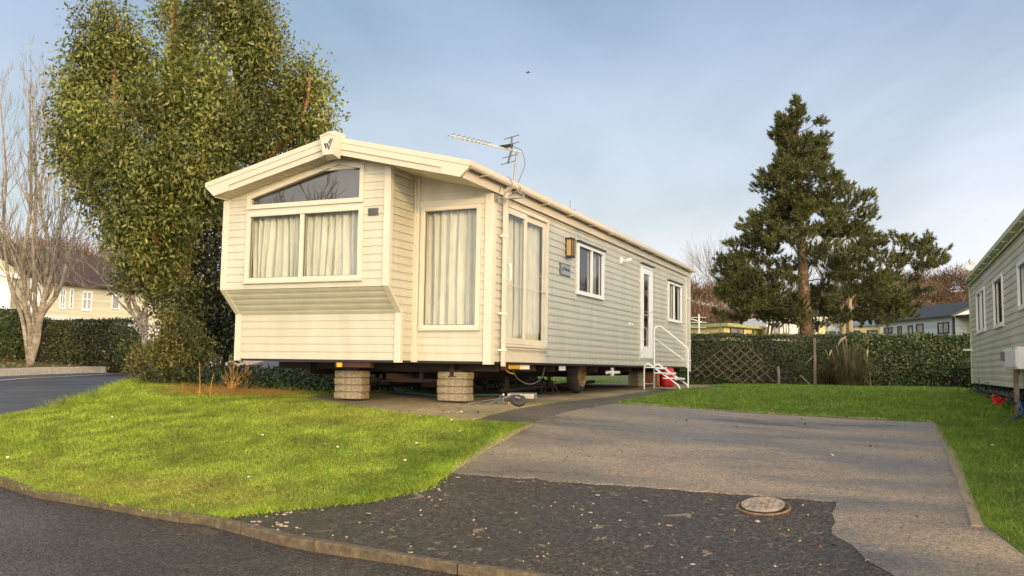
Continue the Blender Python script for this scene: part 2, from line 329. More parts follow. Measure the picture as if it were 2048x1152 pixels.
# driveway border strip, road line and kerbs
def ribbon(name, line, w, m, z, h=None, step=.35, jag=0, gap=None):
    L_ = [np.array(p, float) for p in line]; pts = []
    for a, b in zip(L_[:-1], L_[1:]):
        n = max(1, int(np.linalg.norm(b-a)/step)); pts += [a+(b-a)*i/n for i in range(n)]
    pts.append(L_[-1]); mb = MB(); acc = 0; prof = []
    for i, p in enumerate(pts):
        t = pts[min(i+1, len(pts)-1)]-pts[max(i-1, 0)]; t = t/np.linalg.norm(t); nrm = np.array([-t[1], t[0]])
        zz = h1(*p)+z+random.gauss(0, jag); j = random.gauss(0, jag*1.5)
        a = p+nrm*(w/2+j); b = p-nrm*(w/2+j); prof.append((a, b, zz))
    for i in range(len(prof)-1):
        (a, b, z0), (c, d, z1) = prof[i], prof[i+1]
        g = 0
        if gap and i % gap == gap-1: g = .03
        if h:
            c2 = c+(a-c)*g; d2 = d+(b-d)*g; bev = .012
            q = lambda P, zq: (P[0], P[1], zq)
            ia, ib = a+(b-a)*.12, b+(a-b)*.12; ic, idd = c2+(d2-c2)*.12, d2+(c2-d2)*.12
            mb.add([q(a, z0-h), q(a, z0-bev), q(ia, z0), q(ib, z0), q(b, z0-bev), q(b, z0-h), q(c2, z1-h), q(c2, z1-bev), q(ic, z1), q(idd, z1), q(d2, z1-bev), q(d2, z1-h)],
                   [(0,1,7,6), (1,2,8,7), (2,3,9,8), (3,4,10,9), (4,5,11,10), (0,5,4,3,2,1), (6,7,8,9,10,11)])
        else: mb.add([(*a, z0), (*b, z0), (*d, z1), (*c, z1)], [(0, 1, 2, 3)])
    return mb.build(name, m)
kerbm = groundmat('mossy kerb stone', [(.3, (.05, .038, .022)), (.5, (.12, .09, .055)), (.7, (.22, .17, .10))], 16, .9, 60, (.7, .9), 2, speck=[(9, .66, (.09, .11, .02))])
structure(ribbon('kerb', KERB[2:-3], .085, kerbm, .010, .16, .45, .007, gap=2))
structure(ribbon('far_kerb', FAR_KERB, .2, groundmat('pale kerb', [(.3, (.3, .27, .24)), (.7, (.5, .46, .42))], 6, .3, 30), .13, .3, .9, .002, gap=2))
mid = [G2(*p) for p in ((-160,769),(-60,761),(0,757),(120,750),(270,741.5),(340,738.5),(420,735.5))]
structure(ribbon('road_line', mid, .11, mat('road paint', (.55, .54, .5), .6, .15, 8), -.045, step=.8))
edg = groundmat('pale concrete edging', [(.3, (.13, .10, .07)), (.6, (.3, .24, .17))], 30, .8, 60)
for nm, ln in (('edging_strip', [(.93, -2.9), (1.02, -1.1)]), ('edging_strip', [(5.36, -3.3), (5.30, -1.2), (5.2, 2.08)]), ('edging_strip', [(5.2, 2.09), (1.1, 2.21)])):
    structure(ribbon(nm, ln, .09, edg, .012, .12, .3, .003))
# ------------------------------------------------------------------ cladding walls
def Fr(O, U, V):
    O, U, V = (np.array(a, float) for a in (O, U, V)); U = U/np.linalg.norm(U); V = V/np.linalg.norm(V); return (O, U, V, np.cross(U, V))
PROF = [(0, .0125), (.46, .0095), (.53, .0052), (1.0, .001)]
def wall(F, ul, vl, openings=(), pitch=.1045, cut=None):
    """lap cladding as real profile geometry, openings cut out; cut(u)-> max v"""
    O, U, V, N_ = F; mb = MB(); zs = []
    k = 0
    while k*pitch < vl:
        for t, o in PROF: zs.append((k*pitch+t*pitch, o))
        k += 1
    segs = []
    for (a, oa), (b, ob) in zip(zs[:-1], zs[1:]):
        if b <= a+1e-9: segs.append((a, a, oa, ob)); continue
        brk = [a]+sorted({z for op in openings for z in (op[2], op[3]) if a < z < b})+[b]
        for c, d in zip(brk[:-1], brk[1:]):
            if c >= vl: break
            d = min(d, vl); f = lambda z: oa+(ob-oa)*(z-a)/(b-a); segs.append((c, d, f(c), f(d)))
    for (c, d, oc, od) in segs:
        if c >= vl: continue
        mid_ = (c+d)/2; iv = [(0, ul)]
        for (u0, u1, v0, v1) in openings:
            if v0 <= mid_ <= v1:
                nv = []
                for (p, q) in iv:
                    if u1 <= p or u0 >= q: nv.append((p, q)); continue
                    if u0 > p: nv.append((p, u0))
                    if u1 < q: nv.append((u1, q))
                iv = nv
        for p, q in iv:
            if cut:
                brk = [p]+[x for x in cut[1] if p < x < q]+[q]
                for a, b in zip(brk[:-1], brk[1:]):
                    ca, cb = cut[0](a), cut[0](b)
                    if c >= max(ca, cb): continue
                    if d <= min(ca, cb): pl = [(a, c, oc), (b, c, oc), (b, d, od), (a, d, od)]
                    else:   # clip against the sloping top
                        pl = []; rect = [(a, c, oc), (b, c, oc), (b, d, od), (a, d, od)]
                        top = lambda u: ca+(cb-ca)*(u-a)/(b-a)
                        for i in range(4):
                            s0, s1 = rect[i], rect[(i+1) % 4]; d0, d1 = top(s0[0])-s0[1], top(s1[0])-s1[1]
                            if d0 >= 0: pl.append(s0)
                            if d0*d1 < 0: t = d0/(d0-d1); pl.append(tuple(s0[j]+(s1[j]-s0[j])*t for j in range(3)))
                        if len(pl) < 3: continue
                    mb.add([O+U*x+V*y+N_*w for x, y, w in pl], [tuple(range(len(pl)))])
            else: mb.add([O+U*p+V*c+N_*oc, O+U*q+V*c+N_*oc, O+U*q+V*d+N_*od, O+U*p+V*d+N_*od], [(0, 1, 2, 3)])
    return mb
def curtain(F, u0, u1, v0, v1, n, folds=9, amp=.03, gather=0, seed=0):
    O, U, V, N_ = F; rr = random.Random(seed); nu = folds*12; nv = 10; vs = []
    ph = [rr.uniform(0, 6.28) for _ in range(4)]
    for j in range(nv+1):
        t = j/nv
        for i in range(nu+1):
            s = i/nu; s2 = s+.012*math.sin(3*t+ph[0]+s*9)
            w = math.sin(s2*folds*6.28+ph[1]+.6*math.sin(s2*7+ph[2]))+.4*math.sin(s2*folds*15+ph[3]+t)
            u = u0+(u1-u0)*s+gather*(1-t)*math.sin(s*11)*.03
            vs.append(O+U*u+V*(v0+(v1-v0)*t)+N_*(n+amp*w*(.75+.35*(1-t))))
    fs = [(j*(nu+1)+i, j*(nu+1)+i+1, (j+1)*(nu+1)+i+1, (j+1)*(nu+1)+i) for j in range(nv) for i in range(nu)]
    return MB().add(vs, fs)
def window(parent, F, u0, u1, v0, v1, splits=(), fw=.055, cur=None, glass='glass', name='window', framem='white', hood=False, back='dark', sash=0, proud=.03, seed=1, curm='curtain', backd=.6):
    mb = MB(); mb.lbox(F, u0, u0+fw, v0, v1, -.05, proud).lbox(F, u1-fw, u1, v0, v1, -.05, proud)
    mb.lbox(F, u0+fw, u1-fw, v0, v0+fw, -.05, proud).lbox(F, u0+fw, u1-fw, v1-fw, v1, -.05, proud)
    for s in splits: mb.lbox(F, s-fw*.45, s+fw*.45, v0+fw, v1-fw, -.05, proud-.006)
    mb.lbox(F, u0-.01, u1+.01, v0-.015, v0-.001, 0, proud+.02)
    w = mb.build(name, M[framem], parent, bevel=.006)
    eds = [u0+fw]+[x for s in splits for x in (s-fw*.45, s+fw*.45)]+[u1-fw]
    for a, b in zip(eds[::2], eds[1::2]):
        g = MB(); O, U, V, N_ = F; P = lambda u, v, n=-.012: O+U*u+V*v+N_*n
        g.add([P(a, v0+fw), P(b, v0+fw), P(b, v1-fw), P(a, v1-fw)], [(0, 1, 2, 3)]); g.build('pane', M[glass], w)
        gs = MB(); k = .008
        gs.lbox(F, a, a+k, v0+fw, v1-fw, -.02, -.002).lbox(F, b-k, b, v0+fw, v1-fw, -.02, -.002).lbox(F, a+k, b-k, v0+fw, v0+fw+k, -.02, -.002).lbox(F, a+k, b-k, v1-fw-k, v1-fw, -.02, -.002)
        gs.build('gasket', M['dgrey'], w)
    if hood: MB().lbox(F, u0-.03, u1+.03, v1+.002, v1+.03, 0, proud+.03).build('drip_hood', M['black'], w)
    if cur: 
        for (a, b, fo) in cur: curtain(F, a, b, v0, v1, -.15, fo, .042, 1, seed+int(a*10)).build('curtain', M[curm], w, smooth=True)
    if back:
        O, U, V, N_ = F; P = lambda u, v, n: O+U*u+V*v+N_*n
        b = MB().add([P(u0, v0, -backd), P(u1, v0, -backd), P(u1, v1, -backd), P(u0, v1, -backd), P(u0, v0, -.05), P(u1, v0, -.05), P(u1, v1, -.05), P(u0, v1, -.05)],
                     [(0,1,2,3), (0,4,5,1), (1,5,6,2), (2,6,7,3), (3,7,4,0)]); b.build('dark_backing', M[back], w)  # dark box standing in for the unlit room behind the window
    return w
# ================================================================== MAIN HOLIDAY HOME
XL, XR, XB = -3.788, 0.0, -1.125; YB1, YB2, LEN = -.69, -.35, 11.42; ZK1, ZK2 = .942, .621; XM = -1.845
sof = lambda x: 2.67-.245*abs(x-XM)
rtop = lambda x: 2.875-.2365*abs(x-XM)
home = empty('static_caravan', (0, 0, -.55), 'long sage and cream static caravan raised on block stacks, curtains drawn', 'caravan')
F_up = Fr((XL, YB1, ZK1), (1,0,0), (0,0,1)); F_sl = Fr((XL, YB2, ZK2), (1,0,0), (0, YB1-YB2, ZK1-ZK2)); F_lo = Fr((XL, YB2, 0), (1,0,0), (0,0,1))
F_fa = Fr((XB, 0, 0), (1,0,0), (0,0,1)); F_sd = Fr((0,0,0), (0,1,0), (0,0,1)); F_bs = Fr((XB, YB1, 0), (0,1,0), (0,0,1))
cutf = lambda x0: (lambda u: sof(x0+u), [XM-x0] if XM > x0 else [])
# openings in frame coordinates
W_front = (-3.4-XL, -1.511-XL, 1.028-ZK1, 2.004-ZK1)
gab = [(-3.4, 2.046), (-1.511, 2.046), (-1.511, 2.541), (-1.9, 2.631), (-3.4, 2.235)]
ops = [(W_front[0]+.03, W_front[1]-.03, W_front[2]+.03, W_front[3]-.03)]
gop = [(-3.4+.05-XL+i*.12, min(-3.4+.05-XL+(i+1)*.12, 2.227), 2.1-ZK1, min(2.235+.264*(i*.12+.05)-.02, 2.50)-ZK1) for i in range(15)]
gop = [g for g in gop if g[3] > g[2]]
cf = cutf(XL)
wall(F_up, XB-XL, 1.9, ops+gop, cut=(lambda u: cf[0](u)-ZK1, cf[1])).build('front_wall', M['clad'], home)
wall(F_sl, XB-XL, math.hypot(YB1-YB2, ZK1-ZK2)).build('front_wall', M['clad'], home)
wall(F_lo, XB-XL, ZK2).build('front_wall', M['clad'], home)
R_op = (-1.037-XB, -.146-XB, .411, 2.061)
cfa = cutf(XB)
wall(F_fa, XR-XB, 2.6, [(R_op[0]+.03, R_op[1]-.03, R_op[2]+.03, R_op[3]-.03)], cut=(lambda u: cfa[0](u), [])).build('recess_wall', M['clad'], home)
side_ops = [(.36, 1.988, .204, 2.149), (3.305, 4.693, 1.142, 1.984), (7.17, 8.067, .148, 2.054), (9.439, 10.713, 1.02, 1.917)]
shr = lambda o, k=.03: (o[0]+k, o[1]-k, o[2]+k, o[3]-k)
wall(F_sd, LEN, 2.24, [shr(o) for o in side_ops]).build('side_wall', M['clad'], home)
# bay return wall (faces +X) and its twin on the far side
for X_, nm in ((XB, 'bay_side_wall'), (XL, 'bay_side_wall')):
    s = 1 if X_ == XB else -1; mb = MB(); zt = sof(X_)+.0
    z = 0
    while z < zt-1e-6:
        for (t0, o0), (t1, o1) in zip(PROF[:-1], PROF[1:]):
            a, b = z+t0*.1045, min(z+t1*.1045, zt)
            if a >= zt: continue
            ylo = lambda q: YB2 if q < ZK2 else (YB1 if q >= ZK1 else YB2+(YB1-YB2)*(q-ZK2)/(ZK1-ZK2))
            pl = [(X_+s*o0, ylo(a), a), (X_+s*o0, 0, a), (X_+s*o1, 0, b), (X_+s*o1, ylo(b), b)]
            mb.add(pl if s > 0 else pl[::-1], [(0, 1, 2, 3)])
        z += .1045
    mb.build(nm, M['clad'], home)
mb = MB(); mb.add([(XL, 0, 0), (XL, LEN, 0), (XL, LEN, 2.2), (XL, 0, 2.2)], [(0, 3, 2, 1)]); mb.build('side_wall', M['clad'], home)
mb = MB(); mb.add([(XL, LEN, 0), (XR, LEN, 0), (XR, LEN, 2.2), (XM, LEN, 2.66), (XL, LEN, 2.2)], [(4, 3, 2, 1, 0)]); mb.build('rear_wall', M['clad'], home)
mb = MB(); mb.box(XL+.01, XR-.01, .02, LEN-.01, -.03, .02).box(XL+.01, XB-.01, YB2+.01, .019, -.03, .02); mb.build('floor', M['black'], home)
# corner trims
def trim(pts_, w=.075, t=.022): pass
mb = MB()
tr = lambda x0, x1, y0, y1, z0, z1: mb.box(x0, x1, y0, y1, z0, z1)
mb = MB(); mb.box(XL-.022, XL+.075, YB1-.028, YB1+.06, ZK1, sof(XL)); mb.build('corner_trim', M['trim'], home, bevel=.005)
mb = MB(); mb.box(XL-.022, XL+.075, YB2-.028, YB2+.06, -.03, ZK2); mb.build('corner_trim', M['trim'], home, bevel=.005)
mb = MB(); mb.box(XB-.075, XB+.022, YB1-.028, YB1+.05, ZK1, sof(XB)-.003); mb.build('corner_trim', M['trim'], home, bevel=.005)
mb = MB(); mb.box(XB-.075, XB+.022, YB2-.028, YB2+.05, -.03, ZK2); mb.build('corner_trim', M['trim'], home, bevel=.005)
for x0, x1 in ((XL-.022, XL+.06), (XB-.06, XB+.022)):
    mb = MB(); mb.hexa([(x0, YB2-.028, ZK2), (x1, YB2-.028, ZK2), (x1, YB2+.03, ZK2), (x0, YB2+.03, ZK2)], [(x0, YB1-.028, ZK1), (x1, YB1-.028, ZK1), (x1, YB1+.03, ZK1), (x0, YB1+.03, ZK1)]); mb.build('corner_trim', M['trim'], home)
mb = MB(); mb.box(XB+.0005, XB+.062, -.026, .02, -.02, sof(XB)); mb.box(XB, XB+.028, -.06, -.027, -.02, sof(XB)); mb.build('corner_trim', M['trim'], home)
mb = MB(); mb.box(-.085, .026, -.028, -.002, -.04, 2.2).box(.002, .026, -.002, .10, -.04, 2.2); mb.build('corner_trim', M['trim'], home, bevel=.005)
mb = MB(); mb.box(-.03, .026, LEN-.12, LEN+.02, -.03, 2.2); mb.build('corner_trim', M['white'], home, bevel=.005)
# wide flat boards: under sliding door, band over side wall, band above front panel
mb = MB(); mb.box(.0, .02, .37, 1.93, 0, .17); mb.build('door_sill_panel', M['trim'], home)
mb = MB()
for y0, y1 in ((.11, 4.8), (4.804, 7.7), (7.704, 11.28)): mb.box(.0, .017, y0, y1, 2.165 if y0 < 1 else 2.12, 2.24)
mb.build('frieze_board', M['trim'], home)
mb = MB(); mb.lbox(F_fa, .064, 1.035, 2.065, 2.14, 0, .018); mb.build('frieze_board', M['trim'], home)
# front window + gable window
msplit = on(1, YB1, 604, 490)[0]-XL
window(home, F_up, *W_front, splits=(msplit,), fw=.065, cur=[(W_front[0]-.14, msplit-.04, 10), (msplit-.04, W_front[1]+.1, 9)], framem='trim', seed=3, proud=.035)
def polywin(F, poly, fw, parent, name='window'):
    O, U, V, N_ = F; n = len(poly); c = np.mean(poly, 0); P = lambda p, k: O+U*p[0]+V*p[1]+N_*k
    inn = []
    for i in range(n):
        p0, p1, p2 = (np.array(poly[(i-1) % n]), np.array(poly[i]), np.array(poly[(i+1) % n]))
        a = (p1-p0)/np.linalg.norm(p1-p0); b = (p2-p1)/np.linalg.norm(p2-p1); na, nb = np.array([-a[1], a[0]]), np.array([-b[1], b[0]])
        m_ = (na+nb); m_ /= np.dot(m_, na); inn.append(p1+m_*fw)
    mb = MB()
    for i in range(n):
        j = (i+1) % n; mb.hexa([P(poly[i], -.05), P(poly[j], -.05), P(inn[j], -.05), P(inn[i], -.05)], [P(poly[i], .035), P(poly[j], .035), P(inn[j], .035), P(inn[i], .035)])
    w = mb.build(name, M['trim'], parent)
    MB().add([P(p, -.012) for p in inn], [tuple(range(n))]).build('pane', M['glassd'], w)
    MB().add([P(p, -.09) for p in poly], [tuple(range(n))]).build('blind', M['blind'], w)
    return w
polywin(F_up, [(a-XL, b-ZK1) for a, b in gab], .06, home)
window(home, F_fa, *R_op, fw=.06, cur=[(R_op[0]-.14, R_op[1]+.08, 9)], framem='trim', seed=8, proud=.035)
# vent on the front wall
w = MB().lbox(F_up, -1.435-XL, -1.285-XL, 1.86-ZK1, 1.955-ZK1, 0, .025)
for k in range(5): w.lbox(F_up, -1.425-XL, -1.295-XL, 1.868-ZK1+k*.017, 1.877-ZK1+k*.017, .025, .031)
w.build('wall_vent', M['dgrey'], home, bevel=.003)
# sliding patio door
sd = MB(); a, b, c, d = side_ops[0]
sd.lbox(F_sd, a, a+.05, c, d, -.05, .035).lbox(F_sd, b-.05, b, c, d, -.05, .035).lbox(F_sd, a+.05, b-.05, d-.06, d, -.05, .035).lbox(F_sd, a+.05, b-.05, c, c+.035, -.05, .04)
slid = sd.build('sliding_door', M['trim'], home, bevel=.006)
for (p0, p1, n0) in ((.41, 1.14, .0), (1.10, 1.94, -.035)):
    n1 = n0+.028; mb = MB(); mb.lbox(F_sd, p0, p0+.075, .245, 2.085, n0, n1).lbox(F_sd, p1-.075, p1, .245, 2.085, n0, n1).lbox(F_sd, p0+.075, p1-.075, .245, .325, n0, n1).lbox(F_sd, p0+.075, p1-.075, 2.005, 2.085, n0, n1)
    sash = mb.build('door_panel', M['trim'], slid, bevel=.004)
    O, U, V, N_ = F_sd; P = lambda u, v: O+U*u+V*v+N_*(n0+.012)
    MB().add([P(p0+.075, .325), P(p1-.075, .325), P(p1-.075, 2.005), P(p0+.075, 2.005)], [(0, 1, 2, 3)]).build('pane', M['glass'], slid)
    curtain(F_sd, p0-.12, p1, .22, 2.1, -.13, 6, .032, 1, int(p0*20)).build('curtain', M['curtain'], slid, smooth=True)
P = lambda u, v, n: O+U*u+V*v+N_*n
MB().add([P(a, c, -.5), P(b, c, -.5), P(b, d, -.5), P(a, d, -.5)], [(0,1,2,3)]).build('dark_backing', M['dark'], slid)  # dark sheet painted in for the unlit room behind the curtains
MB().tube([(.03, .455, 1.08), (.075, .455, 1.09), (.085, .455, 1.12), (.085, .455, 1.27), (.075, .455, 1.30), (.03, .455, 1.31)], .011).build('handle', M['white'], slid, smooth=True)
MB().box(.021, .055, .38, 1.95, .172, .19).box(.021, .03, .38, 1.95, .15, .17).build('threshold', M['trim'], slid)
# kitchen window, side door, bedroom window
window(home, F_sd, *side_ops[1], splits=((3.305+4.693)/2+.04,), hood=True, cur=[(3.36, 3.62, 3), (4.45, 4.66, 2)], curm='net', back='dark', seed=5, proud=.04)
window(home, F_sd, *side_ops[3], splits=(10.0,), hood=True, cur=[(10.05, 10.7, 5)], curm='net', back='dark', seed=6, proud=.04)
a, b, c, d = side_ops[2]; mb = MB()
mb.lbox(F_sd, a, a+.06, c, d, -.05, .03).lbox(F_sd, b-.06, b, c, d, -.05, .03).lbox(F_sd, a+.06, b-.06, d-.06, d, -.05, .03).lbox(F_sd, a+.06, b-.06, c, c+.04, -.05, .04)
ed = mb.build('entrance_door', M['white'], home, bevel=.005); mb = MB(); a, b, c, d = a+.065, b-.065, c+.045, d-.065
mb.lbox(F_sd, a, a+.16, c, d, -.03, .02).lbox(F_sd, b-.16, b, c, d, -.03, .02).lbox(F_sd, a+.16, b-.16, d-.11, d, -.03, .02).lbox(F_sd, a+.16, b-.16, c, c+.2, -.03, .02)
mb.build('door_leaf', M['white'], ed, bevel=.004)
P = lambda u, v, n=0: O+U*u+V*v+N_*n
MB().add([P(a+.16, c+.2), P(b-.16, c+.2), P(b-.16, d-.11), P(a+.16, d-.11)], [(0, 1, 2, 3)]).build('pane', M['glassd'], ed)
MB().add([P(a, c, -.3), P(b, c, -.3), P(b, d, -.3), P(a, d, -.3)], [(0, 1, 2, 3)]).build('dark_backing', M['dark'], ed)  # dark sheet in place of the unlit hallway behind the door
MB().tube([(.02, b-.07, 1.12), (.06, b-.07, 1.12), (.065, b-.19, 1.12)], .011).lbox(F_sd, b-.09, b-.05, 1.02, 1.2, .02, .027).build('handle', M['white'], ed)
for z in (.4, 1.15, 1.85): MB().tube([(.035, a-.02, z-.05), (.035, a-.02, z+.05)], .014).build('hinge', M['white'], ed)
MB().lbox(F_sd, a-.09, b+.09, 2.057, 2.08, 0, .08).build('drip_hood', M['black'], ed)
# outer cover strips beside the joints of the siding
for q_ in ((3.22, 3.245, 1.0, 2.119), (7.08, 7.105, .05, 2.119), (9.33, 9.355, .9, 2.119), (11.1, 11.28, 0, 2.119)): MB().lbox(F_sd, *q_, .004, .0185).build('cover_strip', M['trim'], home)
MB().lbox(F_sd, .11, 11.28, 1.0335, 1.0445, 0, .0165).build('joint_strip', M['clad'], home)
# wall light, name plaque, flue, taps
wl = MB().lbox(F_sd, 2.76, 2.93, 1.68, 1.98, 0, .025).lbox(F_sd, 2.76, 2.93, 1.955, 1.985, .025, .12).lbox(F_sd, 2.76, 2.93, 1.67, 1.70, .025, .12)
wl.lbox(F_sd, 2.76, 2.775, 1.70, 1.955, .105, .12).lbox(F_sd, 2.838, 2.852, 1.70, 1.955, .105, .12).lbox(F_sd, 2.915, 2.93, 1.70, 1.955, .105, .12)
wl = wl.build('wall_lamp', M['black'], home, bevel=.003)
MB().lbox(F_sd, 2.775, 2.915, 1.70, 1.955, .026, .104).build('lamp_shade', M['lamp'], wl)
pl = MB().lbox(F_sd, 2.50, 2.98, 1.365, 1.56, 0, .02).build('name_plaque', M['dgrey'], home, bevel=.01)
MB().lbox(F_sd, 2.55, 2.965, 1.39, 1.545, .0, .0235).build('plaque_face', M['grey'], pl)
def text(s, size, loc, rot, m, parent, name='lettering'):
    cu = bpy.data.curves.new(name, 'FONT'); cu.body = s; cu.size = size; cu.extrude = .001; cu.align_x = 'CENTER'; cu.align_y = 'CENTER'
    o = bpy.data.objects.new(name, cu); COL.objects.link(o); o.location = loc; o.rotation_euler = rot; cu.materials.append(m)
    bpy.context.view_layer.update(); me = bpy.data.meshes.new_from_object(o); me.transform(o.matrix_world); bpy.data.objects.remove(o)
    return link(name, me, m if not len(me.materials) else None, parent)
text('Willerby', .075, (.0255, 2.80, 1.475), (R(90), 0, R(90)), M['logo'], pl)
LG = [[(0,.72),(.2,.74),(.33,.38),(.27,.1)], [(.27,.70),(.42,.72),(.56,.45),(.5,.1)], [(.5,.78),(.72,1.12),(.84,1.12),(.6,.6)], [(.5,.1),(.6,.1),(1.0,1.16),(.84,1.0)]]
def logo(F, u, v, s, n, parent):
    O, U, V, N_ = F
    mb = MB()
    for q in LG: mb.prism([O+U*(u+a*s)+V*(v+b*s)+N_*n for a, b in q], N_*.002)
    mb.build('emblem', M['logo'], parent)
logo(F_sd, 2.58, 1.43, .07, .0236, pl)
MB().lathe((0, 5.83, 1.95), (1, 0, 0), [(.09, 0), (.09, .012), (.055, .02), (.05, .05)]).tube([(.05, 5.83, 1.95), (.14, 5.83, 1.965), (.2, 5.85, 1.99)], [.045, .04, .034], 12).build('boiler_flue', M['white'], home, smooth=True)
MB().lathe((0, 6.38, .79), (1, 0, 0), [(.04, 0), (.04, .015), (.015, .02), (.015, .07)], 12).tube([(.06, 6.34, .79), (.06, 6.46, .775)], .016).build('water_inlet', M['white'], home)
MB().lathe((0, 8.35, .82), (1, 0, 0), [(.03, 0), (.03, .05)], 12).build('door_stay', M['white'], home)
# roof
roof = MB()
Y0, Y1 = -.985, 11.56; XO = 2.0
for s in (-1, 1):
    a = (XM, Y0, 2.872); b = (XM+s*XO, Y0, 2.872-.2365*XO)
    roof.hexa([(a[0], Y0, a[2]-.05), (b[0], Y0, b[2]-.05), (b[0], Y1, b[2]-.05), (a[0], Y1, a[2]-.05)], [(a[0], Y0, a[2]), (b[0], Y0, b[2]), (b[0], Y1, b[2]), (a[0], Y1, a[2])])
roofo = roof.build('roof', M['rooft'], home)
sofm = MB()
for s in (-1, 1):
    f = lambda x, y: (x, y, sof(x)); xe = XM+s*1.895
    q = [f(XM, -.975), f(xe, -.975), f(xe, .03), f(XM, .03)]; sofm.add(q if s > 0 else q[::-1], [(3, 2, 1, 0)])
    q = [(XM+s*1.843, .03, 2.215), (xe, .03, 2.205), (xe, 11.5, 2.205), (XM+s*1.843, 11.5, 2.215)]; sofm.add(q if s > 0 else q[::-1], [(3, 2, 1, 0)])
so = sofm.build('soffit', M['soffit'], roofo)
mb = MB()
for k in range(22):       # soffit vent slots under the bay gable
    x = -3.62+k*.085; nz = np.array([.245, 0, 1]); 
    mb.prism([(x, -.93, sof(x)-.003), (x+.012, -.93, sof(x+.012)-.003), (x+.012, -.76, sof(x+.012)-.003), (x, -.76, sof(x)-.003)], (0, 0, -.006))
mb.build('soffit_slats', M['fascia'], roofo)
def fas(parent, s, y0, y1, t0, t1, d0, d1, m='fascia'):
    """strip of the barge board between drops t0..t1 below the roof line, from distance d0..d1 off the ridge"""
    e = lambda d, t: (XM+s*d, 2.875-.2365*d-t)
    e0, e1 = (d1 if t0 < .062 else d1-(t0-.06)*.9), (d1 if t1 < .062 else d1-(t1-.06)*.9)
    if d1 < 1.99: e0 = e1 = d1
    q = [e(d0, t0), e(e0, t0), e(d1, .06), e(e1, t1), e(d0, t1)] if (d1 > 1.99 and t0 < .06 < t1) else [e(d0, t0), e(e0, t0), e(e1, t1), e(d0, t1)]
    return MB().prism([(x, y0, z) for x, z in q], (0, y1-y0, 0))
for s in (-1, 1):
    D0 = 1.5 if s > 0 else 1.5
    mb = fas(0, s, -.995, -.96, 0, .225, 0, 2.03)
    for args in ((-1.022, -.9955, 0, .066, 0, 2.03), (-1.016, -.9955, .069, .150, 0, 2.03), (-1.016, -.9955, .1505, .225, 1.62, 2.03)):
        q = fas(0, s, *args); mb.add(q.v, q.f)
    mb.build('barge_board', M['fascia'], roofo)
kf = [(-1.79, 2.90), (-1.925, 2.855), (-1.865, 2.60), (-1.72, 2.60), (-1.66, 2.85)]; c = np.array([-1.79, 2.74])
kb = [tuple(c+(np.array(p)-c)*1.25) for p in kf]
mb = MB(); mb.add([(x, -1.12, z) for x, z in kf]+[(x, -.99, z) for x, z in kb], [(0,1,2,3,4)]+[(i, 5+i, 5+(i+1) % 5, (i+1) % 5) for i in range(5)])
key = mb.build('gable_emblem', M['fascia'], roofo)
kr = [tuple(c+(np.array(p)-c)*.84) for p in kf]
mb = MB()
for i in range(5):
    j = (i+1) % 5; mb.add([(kf[i][0], -1.12, kf[i][1]), (kf[j][0], -1.12, kf[j][1]), (kr[j][0], -1.12, kr[j][1]), (kr[i][0], -1.12, kr[i][1]), (kf[i][0], -1.132, kf[i][1]), (kf[j][0], -1.132, kf[j][1]), (kr[j][0], -1.132, kr[j][1]), (kr[i][0], -1.132, kr[i][1])],
        [(4,5,6,7), (0,1,5,4), (1,2,6,5), (2,3,7,6), (3,0,4,7)])
mb.build('emblem_rim', M['fascia'], key)
logo(Fr((-1.865, -1.12, 2.66), (1, 0, 0), (0, 0, 1)), 0, -.01, .14, .001, key)
for s in (-1, 1):
    x = XM+s*1.895; mb = MB(); a, b = sorted((x, x+s*.02)); mb.box(a, b, -.955, 11.55, 2.195, 2.36); mb.build('fascia_board', M['fascia'], roofo)
    g = MB(); x0 = XM+s*1.945; x1 = XM+s*2.035
    prof = [(x0, 2.385), (x0+s*.006, 2.33), (x0+s*.03, 2.312), (x1-s*.015, 2.312), (x1, 2.335), (x1, 2.395), (x1-s*.008, 2.395), (x1-s*.008, 2.34), (x0+s*.03, 2.322), (x0+s*.012, 2.335), (x0+s*.008, 2.385)]
    g.prism([(px_, -.955, pz_) for px_, pz_ in prof], (0, 12.5, 0)); gut = g.build('gutter', M['fascia'], roofo)
    for k in range(12):
        y = -.55+k*1.05; a, b = sorted((x+s*.021, x1+s*.004))
        MB().hexa([(a, y-.02, 2.285), (b, y-.02, 2.30), (b, y+.02, 2.30), (a, y+.02, 2.285)], [(a, y-.02, 2.30), (b, y-.02, 2.311), (b, y+.02, 2.311), (a, y+.02, 2.30)]).build('gutter_bracket', M['fascia'], gut)
        if k % 2 == 0: a, b = sorted((x1+s*.0005, x1+s*.006)); MB().box(a, b, y-.035, y+.035, 2.32, 2.4).build('gutter_joint', M['fascia'], gut)
# downpipes
for y, z0, nm in ((.27, -.06, 0), (11.36, -.12, 1)):
    mb = MB(); mb.box(.05, .10, y-.027, y+.027, z0, 2.24); mb.hexa([(.05, y-.027, 2.24), (.10, y-.027, 2.24), (.10, y+.027, 2.24), (.05, y+.027, 2.24)], [(.1, y-.04, 2.314), (.18, y-.04, 2.314), (.18, y+.04, 2.314), (.1, y+.04, 2.314)])
    dp = mb.build('downpipe', M['trim'], home, bevel=.004)
    for z in (.14, .62, 1.65): MB().box(.02, .107, y-.05, y+.04, z, z+.022).build('pipe_clip', M['white'], dp)
# small mushroom vents and a whip on the roof edge
p = on(0, .0, 1140, 425); MB().tube([(.0, p[1], 2.42), (0, p[1], 2.62)], .004, 5).tube([(0, p[1], 2.45), (.05, p[1]+.15, 2.5)], .004, 5).build('roof_spike', M['dgrey'], home)
